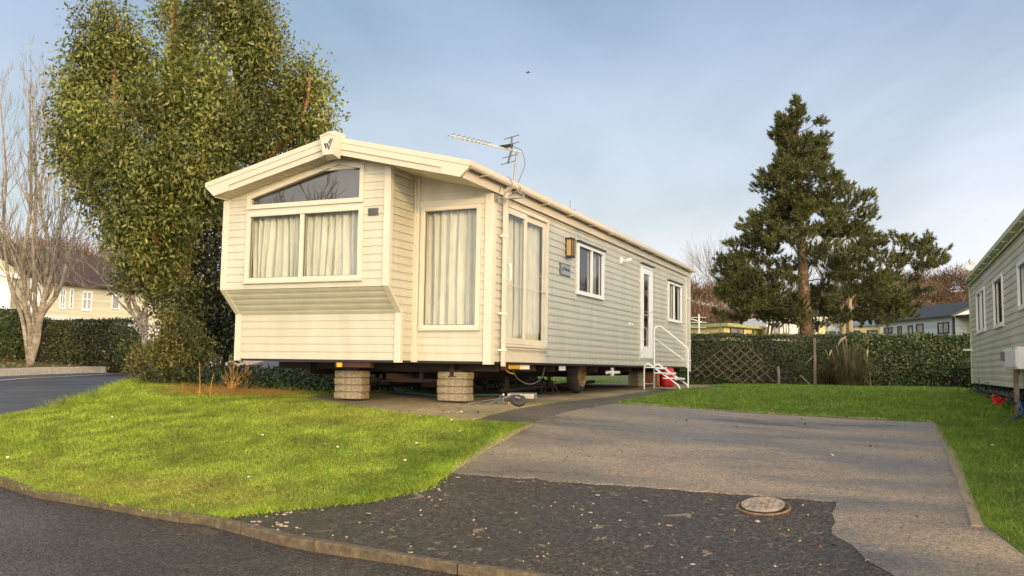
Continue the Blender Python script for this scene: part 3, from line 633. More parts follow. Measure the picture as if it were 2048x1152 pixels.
# TV aerial on its cranked pole
ae = MB(); B0 = np.array([.028, .045, 2.13])
ae.box(.026, .04, .0, .09, 2.08, 2.19); aer = ae.build('tv_aerial', M['galv'], home)
zA = 2.86; Lp = on(2, zA, 900, 271); Rp = on(2, zA-.03, 1042, 305); bd = (Rp-Lp); bd /= np.linalg.norm(bd); mp = Lp+bd*(np.linalg.norm(Rp-Lp)-.07)
mt = mp+np.array([0, 0, -.02]); mlow = np.array([mt[0]-.03, mt[1], 2.36])
arc = [B0, B0+[.08, .02, 0], np.array([.2, .1, 2.13]), np.array([.3, mlow[1]*.6+.1, 2.2]), mlow, mt+[0, 0, .03]]
def smoothp(pts, n=6):
    pts = [np.array(p, float) for p in pts]; out = []
    for i in range(len(pts)-1):
        p0, p1, p2, p3 = pts[max(i-1, 0)], pts[i], pts[i+1], pts[min(i+2, len(pts)-1)]
        for k in range(n):
            t = k/n; out.append(.5*((2*p1)+(p2-p0)*t+(2*p0-5*p1+4*p2-p3)*t*t+(3*p1-p0-3*p2+p3)*t**3))
    out.append(pts[-1]); return out
MB().tube(smoothp(arc), .013, 8).build('mast', M['galv'], aer, smooth=True)
MB().tube([Lp, Rp], .011, 6).build('boom', M['alu'], aer)
el = np.array([-bd[1], bd[0], 0]); el /= np.linalg.norm(el); BL = np.linalg.norm(Rp-Lp)
mb = MB()
for i in range(9): q = Lp+bd*(.02+i*.085*(1-.02*i)); mb.tube([q-el*.085+[0,0,.012], q+el*.085+[0,0,.012]], .004, 5)
mb.build('directors', M['dgrey'], aer)
mb = MB(); q = Lp+bd*(BL*.76); mb.prism([q-el*.12+bd*.0+[0,0,.01], q-el*.12+bd*.05+[0,0,.01], q+el*.12+bd*.05+[0,0,.03], q+el*.12+[0,0,.03]], (0, 0, .035)); mb.build('dipole', M['black'], aer)
mb = MB(); q = Lp+bd*(BL*.86)
for s in (-1, 1):
    e = q+np.array([0, 0, .19*s])+bd*(.0 if s > 0 else -.06); mb.tube([q, e], .014, 6)
    for t in (.45, .95): c_ = q+(e-q)*t; mb.tube([c_-el*.16, c_+el*.16], .0055, 5)
mb.build('reflector', M['dgrey'], aer)
cb = smoothp([q+[0,0,.05], Rp+[0,0,.03], Rp+[.06,0,-.15], mt+[.07,0,-.3], mt+[.02,0,-.42], mlow+[.09,0,-.05], mlow+[-.05,-.1,-.16], np.array([.15,.1,2.10]), np.array([.05,.06,2.10]), np.array([.1,.08,2.3]), np.array([.17,.12,2.42]), np.array([.22,.14,2.3]), np.array([.08,.07,2.13])])
MB().tube(cb, .0045, 5).build('cable', M['dgrey'], aer, smooth=True)
# chassis
ch = MB()
for x in (-.72, -3.05):
    ch.box(x-.03, x+.03, .35, 11.2, -.20, -.035).box(x-.06, x+.06, .35, 11.2, -.212, -.2005)
    ch.hexa([(x-.03, 2.0, -.44), (x+.03, 2.0, -.44), (x+.03, 6.4, -.36), (x-.03, 6.4, -.36)], [(x-.03, 2.0, -.40), (x+.03, 2.0, -.40), (x+.03, 6.4, -.30), (x-.03, 6.4, -.30)])
    for y in (2.2, 3.1, 4.0): ch.box(x-.02, x+.02, y-.03, y+.03, -.40, -.213)
for k in range(11): y = .5+k*1.06; ch.box(XL+.1, -.1, y-.02, y+.02, -.13, -.036)
cho = ch.build('chassis', M['steel'], home)
dr = MB(); tipv = np.array([-1.9, .55, -.22])
for x in (-.72, -3.05):
    a = np.array([x, 3.4, -.25]); t = tipv-a; dr.hexa([a+[-.03,0,-.04], a+[.03,0,-.04], tipv+[.03,0,-.04], tipv+[-.03,0,-.04]], [a+[-.03,0,.04], a+[.03,0,.04], tipv+[.03,0,.04], tipv+[-.03,0,.04]])
dr.box(-2.9, -.6, .72, .78, -.30, -.25).box(-2.9, -.6, .72, .78, -.16, -.12)
for x in (-2.6, -2.0, -1.4, -.9): dr.box(x-.025, x+.025, .72, .78, -.25, -.16)
dr.build('drawbar', M['steel'], cho)
for q_ in ((-.35, -.125, 1.32, 1.9, -.12, -.031), (-2.15, -1.6, -.31, -.2, -.10, -.031), (-.12, -.06, .6, 1.3, -.11, -.031)): MB().box(*q_).build('outrigger', M['rust'], cho)
MB().box(-2.11, -2.03, -.325, -.3105, -.098, -.04).build('warning_sticker', M['yellow'], cho)
MB().box(-.0595, -.055, .75, 1.12, -.09, -.034).build('warning_sticker', M['yellow'], cho)
for q_ in ((1.14, 1.48, -.095, -.036), (2.7, 2.98, -.11, -.04)): MB().box(-.0595, -.05, *q_).build('data_plate', M['white'], cho)
MB().tube(smoothp([(-.1, .95, -.06), (-.1, 1.15, -.22), (-.1, 1.6, -.31), (-.12, 2.1, -.24), (-.1, 2.2, -.06)]), .008, 6).build('cable', M['dgrey'], cho)
MB().tube(smoothp([(-.08, .6, -.05), (-.07, .75, -.13), (-.07, .95, -.16)]), .006, 6).build('cable', M['yellow'], cho)
MB().tube([(-.1, 5.3, -.14), (-.1, 6.05, -.14)], .03, 10).tube([(-.1, 5.62, -.05), (-.1, 5.62, -.2)], .035, 10).build('valve', M['white'], cho)
# wheels and axle
AY, AZ, WR = 4.55, h1(-.4, 4.5)+.33, .31
MB().tube([(-3.2, AY, AZ), (-.55, AY, AZ)], .035).build('axle', M['steel'], cho)
def wheel(x, s):
    w = MB().lathe((x-.095*s, AY, AZ), (s, 0, 0), [(.19, 0), (.27, .005), (WR-.008, .03), (WR, .05), (WR, .14), (WR-.008, .16), (.27, .185), (.19, .19)], 36).build('wheel', M['rubber'], home, smooth=True)
    MB().lathe((x+.075*s, AY, AZ), (s, 0, 0), [(.205, .018), (.2, .04), (.17, .035), (.155, .022), (.09, .024), (.085, .045), (.05, .05), (.045, .06)], 28).build('rim', M['rim'], w)
    mb = MB()
    for k in range(5): q = 2*math.pi*k/5; mb.tube([(x+.08*s, AY+.065*math.cos(q), AZ+.065*math.sin(q)), (x+.145*s, AY+.065*math.cos(q), AZ+.065*math.sin(q))], .011, 6)
    mb.build('wheel_nuts', M['steel'], w)
wheel(-.42, 1); wheel(-3.3, -1)
# ================================================================== things under and beside it
def cblock(mb):
    b = .011
    mb.hexa([(-.22+b, -.1075+b, 0), (.22-b, -.1075+b, 0), (.22-b, .1075-b, 0), (-.22+b, .1075-b, 0)], [(-.22, -.1075, b), (.22, -.1075, b), (.22, .1075, b), (-.22, .1075, b)])
    mb.hexa([(-.22, -.1075, b), (.22, -.1075, b), (.22, .1075, b), (-.22, .1075, b)], [(-.22, -.1075, .095-b), (.22, -.1075, .095-b), (.22, .1075, .095-b), (-.22, .1075, .095-b)])
    mb.hexa([(-.22, -.1075, .095-b), (.22, -.1075, .095-b), (.22, .1075, .095-b), (-.22, .1075, .095-b)], [(-.22+b, -.1075+b, .095), (.22-b, -.1075+b, .095), (.22-b, .1075-b, .095), (-.22+b, .1075-b, .095)]); return mb
cb0 = cblock(MB()).build('concrete_block', M['block']); first = [1]
pos = {0: 'bottom', 1: 'second from bottom', 2: 'third from bottom', 3: 'top'}
def stack(x, y, n, lab, grp, dz=.095, rz=0, spread=.010):
    z = h1(x, y)+.031 if x < .35 else h1(x, y)
    for k in range(n):
        o = cb0 if first[0] else cb0.copy()
        if not first[0]: COL.objects.link(o)
        first[0] = 0
        o.location = (x+random.uniform(-1, 1)*spread, y+random.uniform(-1, 1)*spread, z+k*(dz+.004)); o.rotation_euler = (0, 0, rz+random.uniform(-.05, .05))
        p = 'top' if k == n-1 else pos[k]
        tag(o, f'concrete block, {p} of the stack {lab}', 'block', grp)
    return z+n*(dz+.004)
ts = stack(-.72, .47, 4, 'nearest the recessed front corner', 'blocks of the near front stack')
ts2 = stack(-2.23, .24, 4, 'under the middle of the front bay', 'blocks of the far front stack')
def jackpad(x, y, z0, label):
    MB_ = MB().box(x-.11, x+.11, y-.07, y+.07, z0, z0+.03).box(x-.05, x+.05, y-.05, y+.05, z0+.03, -.213+.0)
    o = MB_.build('jack_pad', M['rust']); tag(o, label, 'jack pad', 'rusty jack pads on the block stacks')
jackpad(-.70, .50, ts, 'rusty steel jack pad on the block stack nearest the recess')
jackpad(-2.23, .3, ts2, 'rusty steel jack pad on the block stack under the front bay')
stack(-.45, 8.5, 4, 'standing behind the white entrance steps', 'blocks of the rear stack', rz=R(90))
def axle_stand(name, x, y, label):
    z = h1(x, y)+.03; r = empty(name, (x, y, z), label, 'axle stand', 'steel stands under the chassis')
    mb = MB(); top = -.22-z
    for a, b in ((-1, -1), (1, -1), (1, 1), (-1, 1)): mb.tube([(x+a*.13, y+b*.13, z), (x+a*.03, y+b*.03, z+top*.75)], .014, 6)
    mb.tube([(x-.12, y-.12, z+.015), (x+.12, y-.12, z+.015), (x+.12, y+.12, z+.015), (x-.12, y+.12, z+.015), (x-.12, y-.12, z+.015)], .01, 6)
    mb.build('stand_frame', M['steel'], r); MB().tube([(x, y, z+top*.4), (x, y, z+top*.97)], .022, 8).box(x-.05, x+.05, y-.04, y+.04, z+top*.97, -.213).build('post', M['steel'], r)
axle_stand('axle_stand', -.62, 3.75, 'black steel axle stand just in front of the visible wheel')
axle_stand('axle_stand', -2.2, 4.9, 'black steel axle stand far under the home, left of the wheel')
axle_stand('axle_stand', -.72, 5.3, 'black steel axle stand behind the visible wheel')
# jockey wheel lying on the pad
jz = h1(-.45, 2.0)+.03; jq = at(1030, 800, 13.2); jx, jy = jq[0], jq[1]
P3 = lambda u, v, D: at(u, v, D)
jr = empty('jockey_wheel', (jx, jy, jz), 'detached jockey wheel lying on its side on the pad under the caravan', 'jockey wheel')
c = np.array(on(2, jz+.07, 1039, 801)); c[2] = jz+.075
MB().lathe(c-np.array([.25, .2, .9])*.03, np.array([.25, -.55, .8]), [(.04, 0), (.08, .006), (.085, .02), (.085, .036), (.08, .046), (.04, .05)], 26).build('tyre', M['rubber'], jr, smooth=True)
q1 = on(2, jz+.05, 1002, 800); q1[2] = jz+.06; q2 = on(2, jz+.08, 1022, 794); q3 = on(2, jz+.01, 1040, 807)
MB().tube([q2, c+[-.02, -.05, .03], c+[.03, -.05, .02]], .013, 6).tube([q2+[0, .03, .02], c+[0, .03, .05]], .013, 6).build('fork', M['galv'], jr)
MB().tube([q1, q2], .022, 8).tube([q1, q1+(q1-q2)*1.4+[0,0,-.03]], .012, 8).build('stem', M['galv'], jr)
cl = on(2, jz+.13, 1007, 789); MB().tube([q1+[0,0,-.03], q1+[.01,0,.03], cl], [.03, .022, .012], 8).tube([q1, q1+[.07, -.05, -.05]], .018, 8).tube([q1+[0,0,0], q1+[-.01,-.07,-.045]], .012, 6).build('clamp', M['galv'], jr)
a = on(2, jz, 1014, 797); b = on(2, jz, 1068, 798); a[2] = b[2] = jz; u = (b-a); v = np.array([0, .11, 0])
tag(MB().hexa([a, b, b+v, a+v], [a+[0,0,.07], b+[0,0,.07], b+v+[0,0,.085], a+v+[0,0,.085]]).build('pipe_cover', M['galv'], bevel=.006), 'white plastic channel lying on the pad behind the jockey wheel', 'pipe cover')
hp = [on(2, jz, *q) for q in [(1003,791.5),(960,792),(920,794),(870,793),(840,789),(815,787),(800,781),(788,779),(796,784),(812,786),(830,776),(842,774)]]
tag(MB().tube(smoothp([(p[0], p[1], jz+.015+(.04 if i in (7, 10, 11) else 0)) for i, p in enumerate(hp)]), .014, 8).build('water_hose', M['teal'], smooth=True), 'dark teal water hose snaking under the front of the caravan', 'hose')
hp = [on(2, jz, *q) for q in [(1000,799),(980,802),(955,806),(938,809)]]
tag(MB().tube([(p[0], p[1], jz+.012) for p in hp], .007, 6).build('metal_rod', M['galv']), 'thin grey metal rod lying beside the near block stack', 'rod')
hx = on(2, -.45, 855, 770); tag(MB().box(-2.05, -1.35, 1.9, 2.4, -.40, -.30).box(-1.8, -1.55, 1.95, 2.35, -.555, -.40).build('hitch_beam', M['rust'], bevel=.01), 'rusty hitch beam resting low on a support behind the front stacks', 'hitch')
# steps with handrail
sx0, sx1, sya, syb = .08, .80, 7.2, 7.97; zg = h1(.4, 7.6)-.005
st = empty('entrance_steps', (.45, 7.6, zg), 'white tubular entrance steps with one handrail at the side door', 'steps')
for y in (sya, syb):
    fr = smoothp([(sx0, y, zg), (sx0, y, -.12), (sx0+.02, y, -.0), (sx0+.09, y, .03), (sx0+.17, y, -.02), (sx1-.12, y, zg+.17), (sx1-.02, y, zg+.09), (sx1, y, zg)], 5)
    MB().tube(fr, .016, 8).build('side_frame', M['white'], st, smooth=True)
for i in range(3):
    t = (i+.12)/2.9; x = sx0+.12+(sx1-sx0-.18)*t; z = -.035+(zg+.13+.035)*t*.95
    MB().box(x-.13, x+.13, sya-.03, syb+.03, z, z+.022).box(x+.118, x+.13, sya-.03, syb+.03, z-.02, z).build('tread', M['white'], st, bevel=.003)
MB().tube([(sx0, sya, zg+.12), (sx0, syb, zg+.12)], .01, 6).build('cross_bar', M['white'], st)
yy = syb+.02
MB().tube(smoothp([(sx0, yy, zg), (sx0, yy, .2), (sx0, yy, .70), (sx0+.035, yy, .795), (sx0+.12, yy, .815), (sx0+.22, yy, .76), (sx1-.08, yy, .42), (sx1-.02, yy, .37), (sx1-.01, yy, .30), (sx1-.01, yy, -.1), (sx1-.01, yy, zg)], 5), .015, 8).tube([(sx0, yy, .58), (sx1-.01, yy, .07)], .012, 8).build('handrail', M['white'], st, smooth=True)
# red drum / gas bottle and brick pier behind the steps
bx = .05; rz_ = h1(bx, 9.6)
MB_ = MB().lathe((bx-.1, 9.6, rz_+.01), (0, 0, 1), [(.10, 0), (.15, .02), (.165, .06), (.165, .36), (.145, .41), (.08, .43)], 28)
gb = MB_.build('gas_bottle', M['red'], smooth=True); tag(gb, 'red gas bottle standing behind the entrance steps at the rear of the caravan', 'gas bottle')
MB().lathe((bx-.1, 9.6, rz_+.43), (0, 0, 1), [(.03, 0), (.03, .05), (.015, .055)], 12).build('valve', M['galv'], gb)
tag(MB().box(-.42, -.12, 9.0, 9.22, h1(-.3, 9.1)+.03, -.05).build('brick_pier', M['brick'], bevel=.005), 'orange brick pier under the caravan between the steps and the gas bottle', 'pier')
tag(MB().lathe((-2.6, 7.6, h1(-2.6, 7.6)+.03), (0, 0, 1), [(.10, 0), (.13, .24), (.14, .25)], 20).build('bucket', M['galv'], smooth=True), 'pale grey bucket under the caravan behind the wheel', 'bucket')
# manhole
mc = gr(1527, 1012); n = np.array([h1(mc[0]-.3, mc[1])-h1(mc[0]+.3, mc[1]), h1(mc[0], mc[1]-.3)-h1(mc[0], mc[1]+.3), .6]); n /= np.linalg.norm(n)
mc = np.array([mc[0], mc[1], h1(mc[0], mc[1])-.012]); RM = .205
mh = empty('manhole_cover', tuple(mc), 'round ribbed inspection cover tilted in its rusty ring in the dark tarmac', 'manhole cover')
ringm = mat('rusty iron ring', (.30, .17, .07), .8, .4, 20, .5, col2=(.10, .08, .05))
MB().lathe(mc-n*.02, n, [(RM-.035, .0), (RM, .0), (RM+.002, .028), (RM-.012, .032), (RM-.018, .012), (RM-.034, .010)], 40).build('ring', ringm, mh, smooth=False)
MB().lathe(mc+n*.0045, n, [(.001, -.001), (RM-.04, -.002), (RM-.04, .010), (.001, .0105)], 40).build('dark_gap', M['black'], mh)
n2 = n+np.array([-.03, -.05, 0]); n2 /= np.linalg.norm(n2); a = np.cross(n2, [0, 1, 0]); a /= np.linalg.norm(a); b = np.cross(n2, a); cc = mc+n*.022+np.array([-.004, .0, 0])
lidm = mat('pinkish worn iron lid', (.32, .265, .225), .6, .3, 18, .4, 60)
lid = MB().lathe(cc-n2*.006, n2, [(.001, 0), (RM-.042, 0), (RM-.04, .012), (RM-.05, .016), (RM-.056, .012), (.001, .012)], 40).build('lid', lidm, mh)
mb = MB(); rl = RM-.058; Fl = (cc, a, b, n2)
for k in range(-3, 4):
    w_ = math.sqrt(max(0, rl**2-(k*.045)**2)); mb.lbox(Fl, k*.045-.0035, k*.045+.0035, -w_, w_, .005, .012)
for k in range(-6, 7):
    w_ = math.sqrt(max(0, rl**2-(k*.023)**2)); mb.lbox(Fl, -w_, w_, k*.023-.0022, k*.023+.0022, .0052, .0113)
mb.build('ribs', mat('rib iron', (.30, .25, .21), .6, .3, 18), lid)
MB().lbox(Fl, -.022, .022, -.006, .006, .012, .0135).build('key_hole', M['black'], lid)
# ================================================================== neighbour home on the right
NX = 6.2; nbr = empty('static_caravan', (NX+1.9, 5, -.6), 'mildew-streaked pale green static caravan cut off by the right edge', 'caravan')
Fn = Fr((NX, 11.33, -.26), (0, -1, 0), (0, 0, 1)); NL = 14.3; NH = 2.14
M['mclad'] = mat('mildewed cladding', (.56, .53, .455), .5, .2, 1.2, .15, 8, col2=(.44, .445, .29), stretch=(1, 1, 1.6))
M['mtrim'] = mat('mildewed trim', (.55, .56, .40), .5, .2, 2, col2=(.38, .42, .2))
NTH = R(1.15); NPV = np.array([NX, 11.33, 0]); _nn = np.array([math.cos(NTH), math.sin(NTH), 0]); _nd = np.array([-math.sin(NTH), math.cos(NTH), 0])
def onN(u, v, off=0):      # a point on the neighbour's wall plane: (distance from its rear corner, height)
    d = ray(u, v); t = (np.dot(NPV-CAMP, _nn)+off)/np.dot(d, _nn); p = CAMP+d*t; return -np.dot(p-NPV, _nd), p[2]
nw = []
for (uA, uB, vA, vB, vC, vD) in ((1954, 1971, 586, 669, 578, 667), (1988, 2008, 560, 659, 551, 656), (2037, 2090, 527, 623, 500, 625)):
    a, z1_ = onN(uA, vA); _, z0_ = onN(uA, vB); b, _ = onN(uB, 600); nw.append((a, b, z0_+.26, z1_+.26))
wall(Fn, NL, NH, [shr(o) for o in nw], pitch=.107).build('side_wall', M['mclad'], nbr)
for i, o in enumerate(nw): window(nbr, Fn, *o, fw=.06, splits=((o[0]+o[1])/2+.1,) if i == 0 else (), cur=[(o[0], (o[0]+o[1])/2, 3)], curm='net', seed=20+i, proud=.03)
MB().box(NX-.03, NX+.1, 11.24, 11.36, -.28, 1.9).build('corner_trim', M['mtrim'], nbr, bevel=.005)
mb = MB(); yF = 11.33-NL; XF = NX+3.75
mb.add([(NX, yF, -.26), (XF, yF, -.26), (XF, yF, 1.88), ((NX+XF)/2, yF, 2.35), (NX, yF, 1.88)], [(0, 1, 2, 3, 4)]).add([(NX, 11.33, -.26), (XF, 11.33, -.26), (XF, 11.33, 1.88), ((NX+XF)/2, 11.33, 2.35), (NX, 11.33, 1.88)], [(4, 3, 2, 1, 0)])
mb.add([(XF, yF, -.26), (XF, 11.33, -.26), (XF, 11.33, 1.88), (XF, yF, 1.88)], [(0, 1, 2, 3)]).add([(NX, yF, -.26), (XF, yF, -.26), (XF, 11.33, -.26), (NX, 11.33, -.26)], [(0, 3, 2, 1)]); mb.build('end_wall', M['mclad'], nbr)
mb = MB(); c_ = (NX+XF)/2
for s in (-1, 1):
    e = c_+s*1.95; mb.hexa([(c_, yF-.3, 2.36), (e, yF-.3, 1.86), (e, 11.5, 1.86), (c_, 11.5, 2.36)], [(c_, yF-.3, 2.42), (e, yF-.3, 1.92), (e, 11.5, 1.92), (c_, 11.5, 2.42)])
nr = mb.build('roof', M['rooft'], nbr)
mb = MB(); mb.box(NX-.05, NX-.035, yF-.25, 11.46, 1.80, 1.86).prism([(NX-.14, yF-.25, 1.925), (NX-.135, yF-.25, 1.86), (NX-.06, yF-.25, 1.845), (NX-.06, yF-.25, 1.93)], (0, 13.95, 0)); mb.build('gutter', M['mtrim'], nr)
for k in range(14): y = yF+.4+k*.95; MB().box(NX-.135, NX-.036, y, y+.03, 1.825, 1.8445).build('gutter_bracket', M['mtrim'], nr)
MB().box(NX-.035, NX+.3, yF-.1, 11.33, 1.83, 1.8445).build('soffit', M['mtrim'], nr)
MB().box(NX-.17, NX+.02, 11.2, 11.33, .42, .46).build('pipe_clip', M['white'], nbr)
y1 = 11.33-onN(2016, 715, -.1)[0]; y0 = 11.33-onN(2046, 715, -.1)[0]; z0 = onN(2030, 739, -.1)[1]; z1 = onN(2030, 696, -.1)[1]
y0, y1 = sorted((y0, y1)); mbo = MB().box(NX-.16, NX-.012, y0+.05, y1-.02, z0, z1).build('meter_box', M['white'], nbr, bevel=.012)
MB().box(NX-.172, NX-.1605, y0+.09, y1-.3, z0+.03, z1-.03).build('meter_door', M['white'], mbo, bevel=.004)
MB().box(NX-.20, NX-.161, y1-.24, y1-.06, z1-.16, z1-.04).build('meter_window', M['dgrey'], mbo, bevel=.006)
ym = (y0+y1)/2-.1
MB().tube([(NX-.09, ym, z0+.01), (NX-.1, ym, z0-.08)], .032, 10).build('socket', M['blue'], mbo)
gz_ = h1(NX-.3, ym-1)
tag(MB().tube(smoothp([(NX-.1, ym, z0-.085), (NX-.13, ym, z0-.16), (NX-.13, ym-.12, z0-.3), (NX-.1, ym-.45, gz_+.12), (NX-.3, ym-.9, gz_+.02), (NX-.5, ym-1.6, h1(NX-.5, ym-1.6)+.02)]), .012, 8).build('hookup_cable', M['blue'], smooth=True), 'blue hook-up cable drooping from the meter box to the grass', 'cable')
tag(MB().box(NX-.16, NX-.10, ym-.22, ym-.16, h1(NX, ym)-.1, z1).build('meter_post', M['post']), 'weathered grey post standing beside the meter box', 'post')
dpos = at(1941, 530, 23.0); da = empty('globe_light', tuple(dpos-np.array([0, 0, .3])), 'white satellite dish on a short pole above the far roof corner of the right-hand caravan', 'satellite dish')
dpos = on(1, 11.2, 1941, 531); da.location = dpos-np.array([0, 0, .22]); WL[da.name] = tuple(da.location); da.name = 'satellite_dish'; WL['satellite_dish'] = WL['globe_light']
tc_ = CAMP-dpos; tc_ /= np.linalg.norm(tc_); tc_ = tc_+np.array([-.3, 0, .2]); tc_ /= np.linalg.norm(tc_)
MB().lathe(dpos, tc_, [(.005, -.03), (.06, -.024), (.10, -.008), (.118, .006), (.12, .008), (.1, .004), (.005, -.01)], 24).build('dish', M['white'], da, smooth=True)
MB().tube([dpos+[0, 0, -.35], dpos-tc_*.05], .012, 8).tube([dpos+[0, 0, .03], dpos+tc_*.12+[0, 0, .06], dpos+[0, .1, .16]], .007, 6).build('pole', M['dgrey'], da)
MB().box(NX+.25, XF-.1, yF+.3, 11.2, -.75, -.27).build('chassis', M['steel'], nbr)
mb = MB()
for k in range(9): mb.lathe((NX+.2, 10.9-k*.62, -.42), (0, 1, 0), [(.05, -.28), (.10, -.1), (.105, .1), (.05, .28)], 10)
mb.build('skirt_bags', M['dgrey'], nbr)
_c, _s = math.cos(NTH), math.sin(NTH)
def nrot(o):       # turn about the rear corner of the neighbour
    x, y = o.location[0]-NX, o.location[1]-11.33; o.location[0] = NX+_c*x-_s*y; o.location[1] = 11.33+_s*x+_c*y; o.rotation_euler = (0, 0, NTH)
nrot(nbr)
for nm_ in ('hookup_cable', 'meter_post'): nrot(bpy.data.objects[nm_])
# ================================================================== distant homes
def bghome(label, uL, uR, DL, DR, vL, dep, drop, rh, wallm, roofm, wins, framem='black', name='static_caravan', ov=.25, cat='caravan', grp='homes beyond the hedge', bevelpane='net', gable=False, back=0):
    PL = at(uL, vL, DL); PR = at(uR, vL, DR); PR[2] = PL[2]; ux = PR-PL; Lw = np.linalg.norm(ux); ux /= Lw; bk = np.array([-ux[1], ux[0], 0]); nv = -bk
    zb = PL[2]-drop; r = empty(name, tuple((PL+PR)/2*[1, 1, 0]+[0, 0, zb]), label, cat, grp)
    q = lambda a, b, z: PL+ux*a+bk*b+np.array([0, 0, z]); mb = MB()
    mb.hexa([q(0, 0, -drop), q(Lw, 0, -drop), q(Lw, dep, -drop), q(0, dep, -drop)], [q(0, 0, 0), q(Lw, 0, 0), q(Lw, dep, 0), q(0, dep, 0)])
    if gable: mb.prism([q(0, 0, 0), q(Lw, 0, 0), q(Lw/2, 0, rh)], bk*dep)
    elif rh > 0: mb.prism([q(0, 0, 0), q(0, dep, 0), q(0, dep/2, rh)], ux*Lw)
    mb.build('wall', wallm, r); mb = MB(); t = .12
    if gable:
        for s in (0, 1):
            a0, a1 = (-ov, Lw/2) if s == 0 else (Lw+ov, Lw/2); z0 = -rh*ov/(Lw/2)
            mb.prism([q(a0, -ov, z0+.02), q(a1, -ov, rh+.02), q(a1, -ov, rh+t+.02), q(a0, -ov, z0+t+.02)], bk*(dep+2*ov))
    elif rh == 0: mb.hexa([q(-ov, -ov, .02), q(Lw+ov, -ov, .02), q(Lw+ov, dep+ov, -.1), q(-ov, dep+ov, -.1)], [q(-ov, -ov, .22), q(Lw+ov, -ov, .22), q(Lw+ov, dep+ov, .1), q(-ov, dep+ov, .1)])
    else:
        z0 = -rh*ov/(dep/2)
        mb.prism([q(-ov, -ov, z0+.02), q(-ov, dep/2, rh+.02), q(-ov, dep/2, rh+t+.02), q(-ov, -ov, z0+t+.02)], ux*(Lw+2*ov)).prism([q(-ov, dep+ov, z0+.02), q(-ov, dep/2, rh+.02), q(-ov, dep/2, rh+t+.02), q(-ov, dep+ov, z0+t+.02)], ux*(Lw+2*ov))
    mb.build('roof', roofm, r)
    F = (PL+np.array([0, 0, -drop]), ux, np.array([0, 0, 1.0]), nv)
    for (u0, u1, v0, v1, *ex) in wins:
        def hit(u, v): d = ray(u, v); t_ = np.dot(PL-CAMP, nv)/np.dot(d, nv); return CAMP+d*t_
        A, B = hit(u0, v1), hit(u1, v0); a0 = np.dot(A-F[0], ux); a1 = np.dot(B-F[0], ux); c0 = A[2]-F[0][2]; c1 = B[2]-F[0][2]
        fw = ex[1] if len(ex) > 1 else .07; nsp = ex[0] if ex else 0
        mb = MB(); mb.lbox(F, a0, a0+fw, c0, c1, 0, .05).lbox(F, a1-fw, a1, c0, c1, 0, .05).lbox(F, a0+fw, a1-fw, c0, c0+fw, 0, .05).lbox(F, a0+fw, a1-fw, c1-fw, c1, 0, .05)
        for k in range(nsp): x = a0+(a1-a0)*(k+1)/(nsp+1); mb.lbox(F, x-fw*.4, x+fw*.4, c0+fw, c1-fw, 0, .045)
        if len(ex) > 2:
            for f_ in ex[2]: z_ = c0+(c1-c0)*f_; mb.lbox(F, a0+fw, a1-fw, z_-.02, z_+.02, .0, .04)
        w = mb.build('window', M[framem], r)
        MB().lbox(F, a0+fw, a1-fw, c0+fw, c1-fw, .004, .015).build('pane', PANE, w)
    return r, F, Lw, q
PANE = mat('distant window', (.30, .30, .30), .12, .5, .9, spec=.8)
lap = lambda nm, c: mat(nm, c, .5, .12, 3, .5, 3, stretch=(.05, .05, 3))
cream = lap('cream boards', (.72, .62, .33)); paleblue = lap('pale blue boards', (.50, .56, .60)); offwhite = lap('white boards', (.66, .63, .56)); greywall = lap('grey boards', (.30, .30, .29))
rblack = mat('black roof', (.025, .027, .03), .6, .2, 3, .3); rblue = mat('blue grey roof tiles', (.16, .20, .25), .55, .15, 5, .3); rbrown = mat('brown roof', (.06, .036, .025), .85, .3, 4, .6, 20); rgreen = mat('mossy flat roof', (.30, .34, .16), .7, .15, 3)
r, F, Lw, q = bghome('pale blue caravan with black roof and black window frames behind the hedge', 1765, 1908, 62, 53, 645.5, 4.2, 2.6, .9, paleblue, rblack,
       [(1770,1785,654,668,1),(1796,1803.5,652,672),(1817,1825.5,650,672),(1833.5,1847,647,667),(1876.5,1898,643.5,668.5,1)], ov=.3)
mb = MB(); mb.lbox(F, Lw-.1, Lw+.03, .02, 2.5, -.05, .06); mb.build('downpipe', M['black'], r)
mb = MB(); mb.lbox(F, Lw+.03, Lw+3.6, 0, 2.45, -.9, -.8); mb.build('porch_wall', cream, r)
w = MB().lbox(F, Lw+1.9, Lw+2.9, .6, 2.0, -.80, -.74).build('window', M['black'], r); MB().lbox(F, Lw+2.0, Lw+2.8, .7, 1.9, -.74, -.73).build('pane', PANE, w)
MB().lbox(F, Lw+.03, Lw+3.6, 2.45, 2.6, -4.0, -.1).build('porch_roof', rblack, r)
mb = MB(); mb.lbox(F, Lw+.3, Lw+3.6, 1.15, 1.22, -.1, -.04)
for k in range(22): mb.lbox(F, Lw+.3+k*.15, Lw+.36+k*.15, .1, 1.15, -.09, -.05)
mb.build('veranda_rail', M['dgrey'], r)
r, F, Lw, q = bghome('cream caravan with blue-grey tiled roof and small white porch gable', 1662, 1760, 66, 64, 652, 4.2, 2.6, .85, cream, rblue,
       [(1702,1720,661,672,1),(1734,1755,660,672,1)], ov=.25)
mb = MB(); g0 = F[0]+F[1]*(-1.3); 
gz = lambda a, n_, z: F[0]+F[1]*a+F[3]*n_+np.array([0, 0, z])
mb.prism([gz(-1.6, .6, 2.35), gz(-.1, .6, 2.95), gz(-.1, .6, 3.12), gz(-1.75, .6, 2.48)], -F[3]*2.2).prism([gz(1.4, .6, 2.35), gz(-.1, .6, 2.95), gz(-.1, .6, 3.12), gz(1.55, .6, 2.48)], -F[3]*2.2)
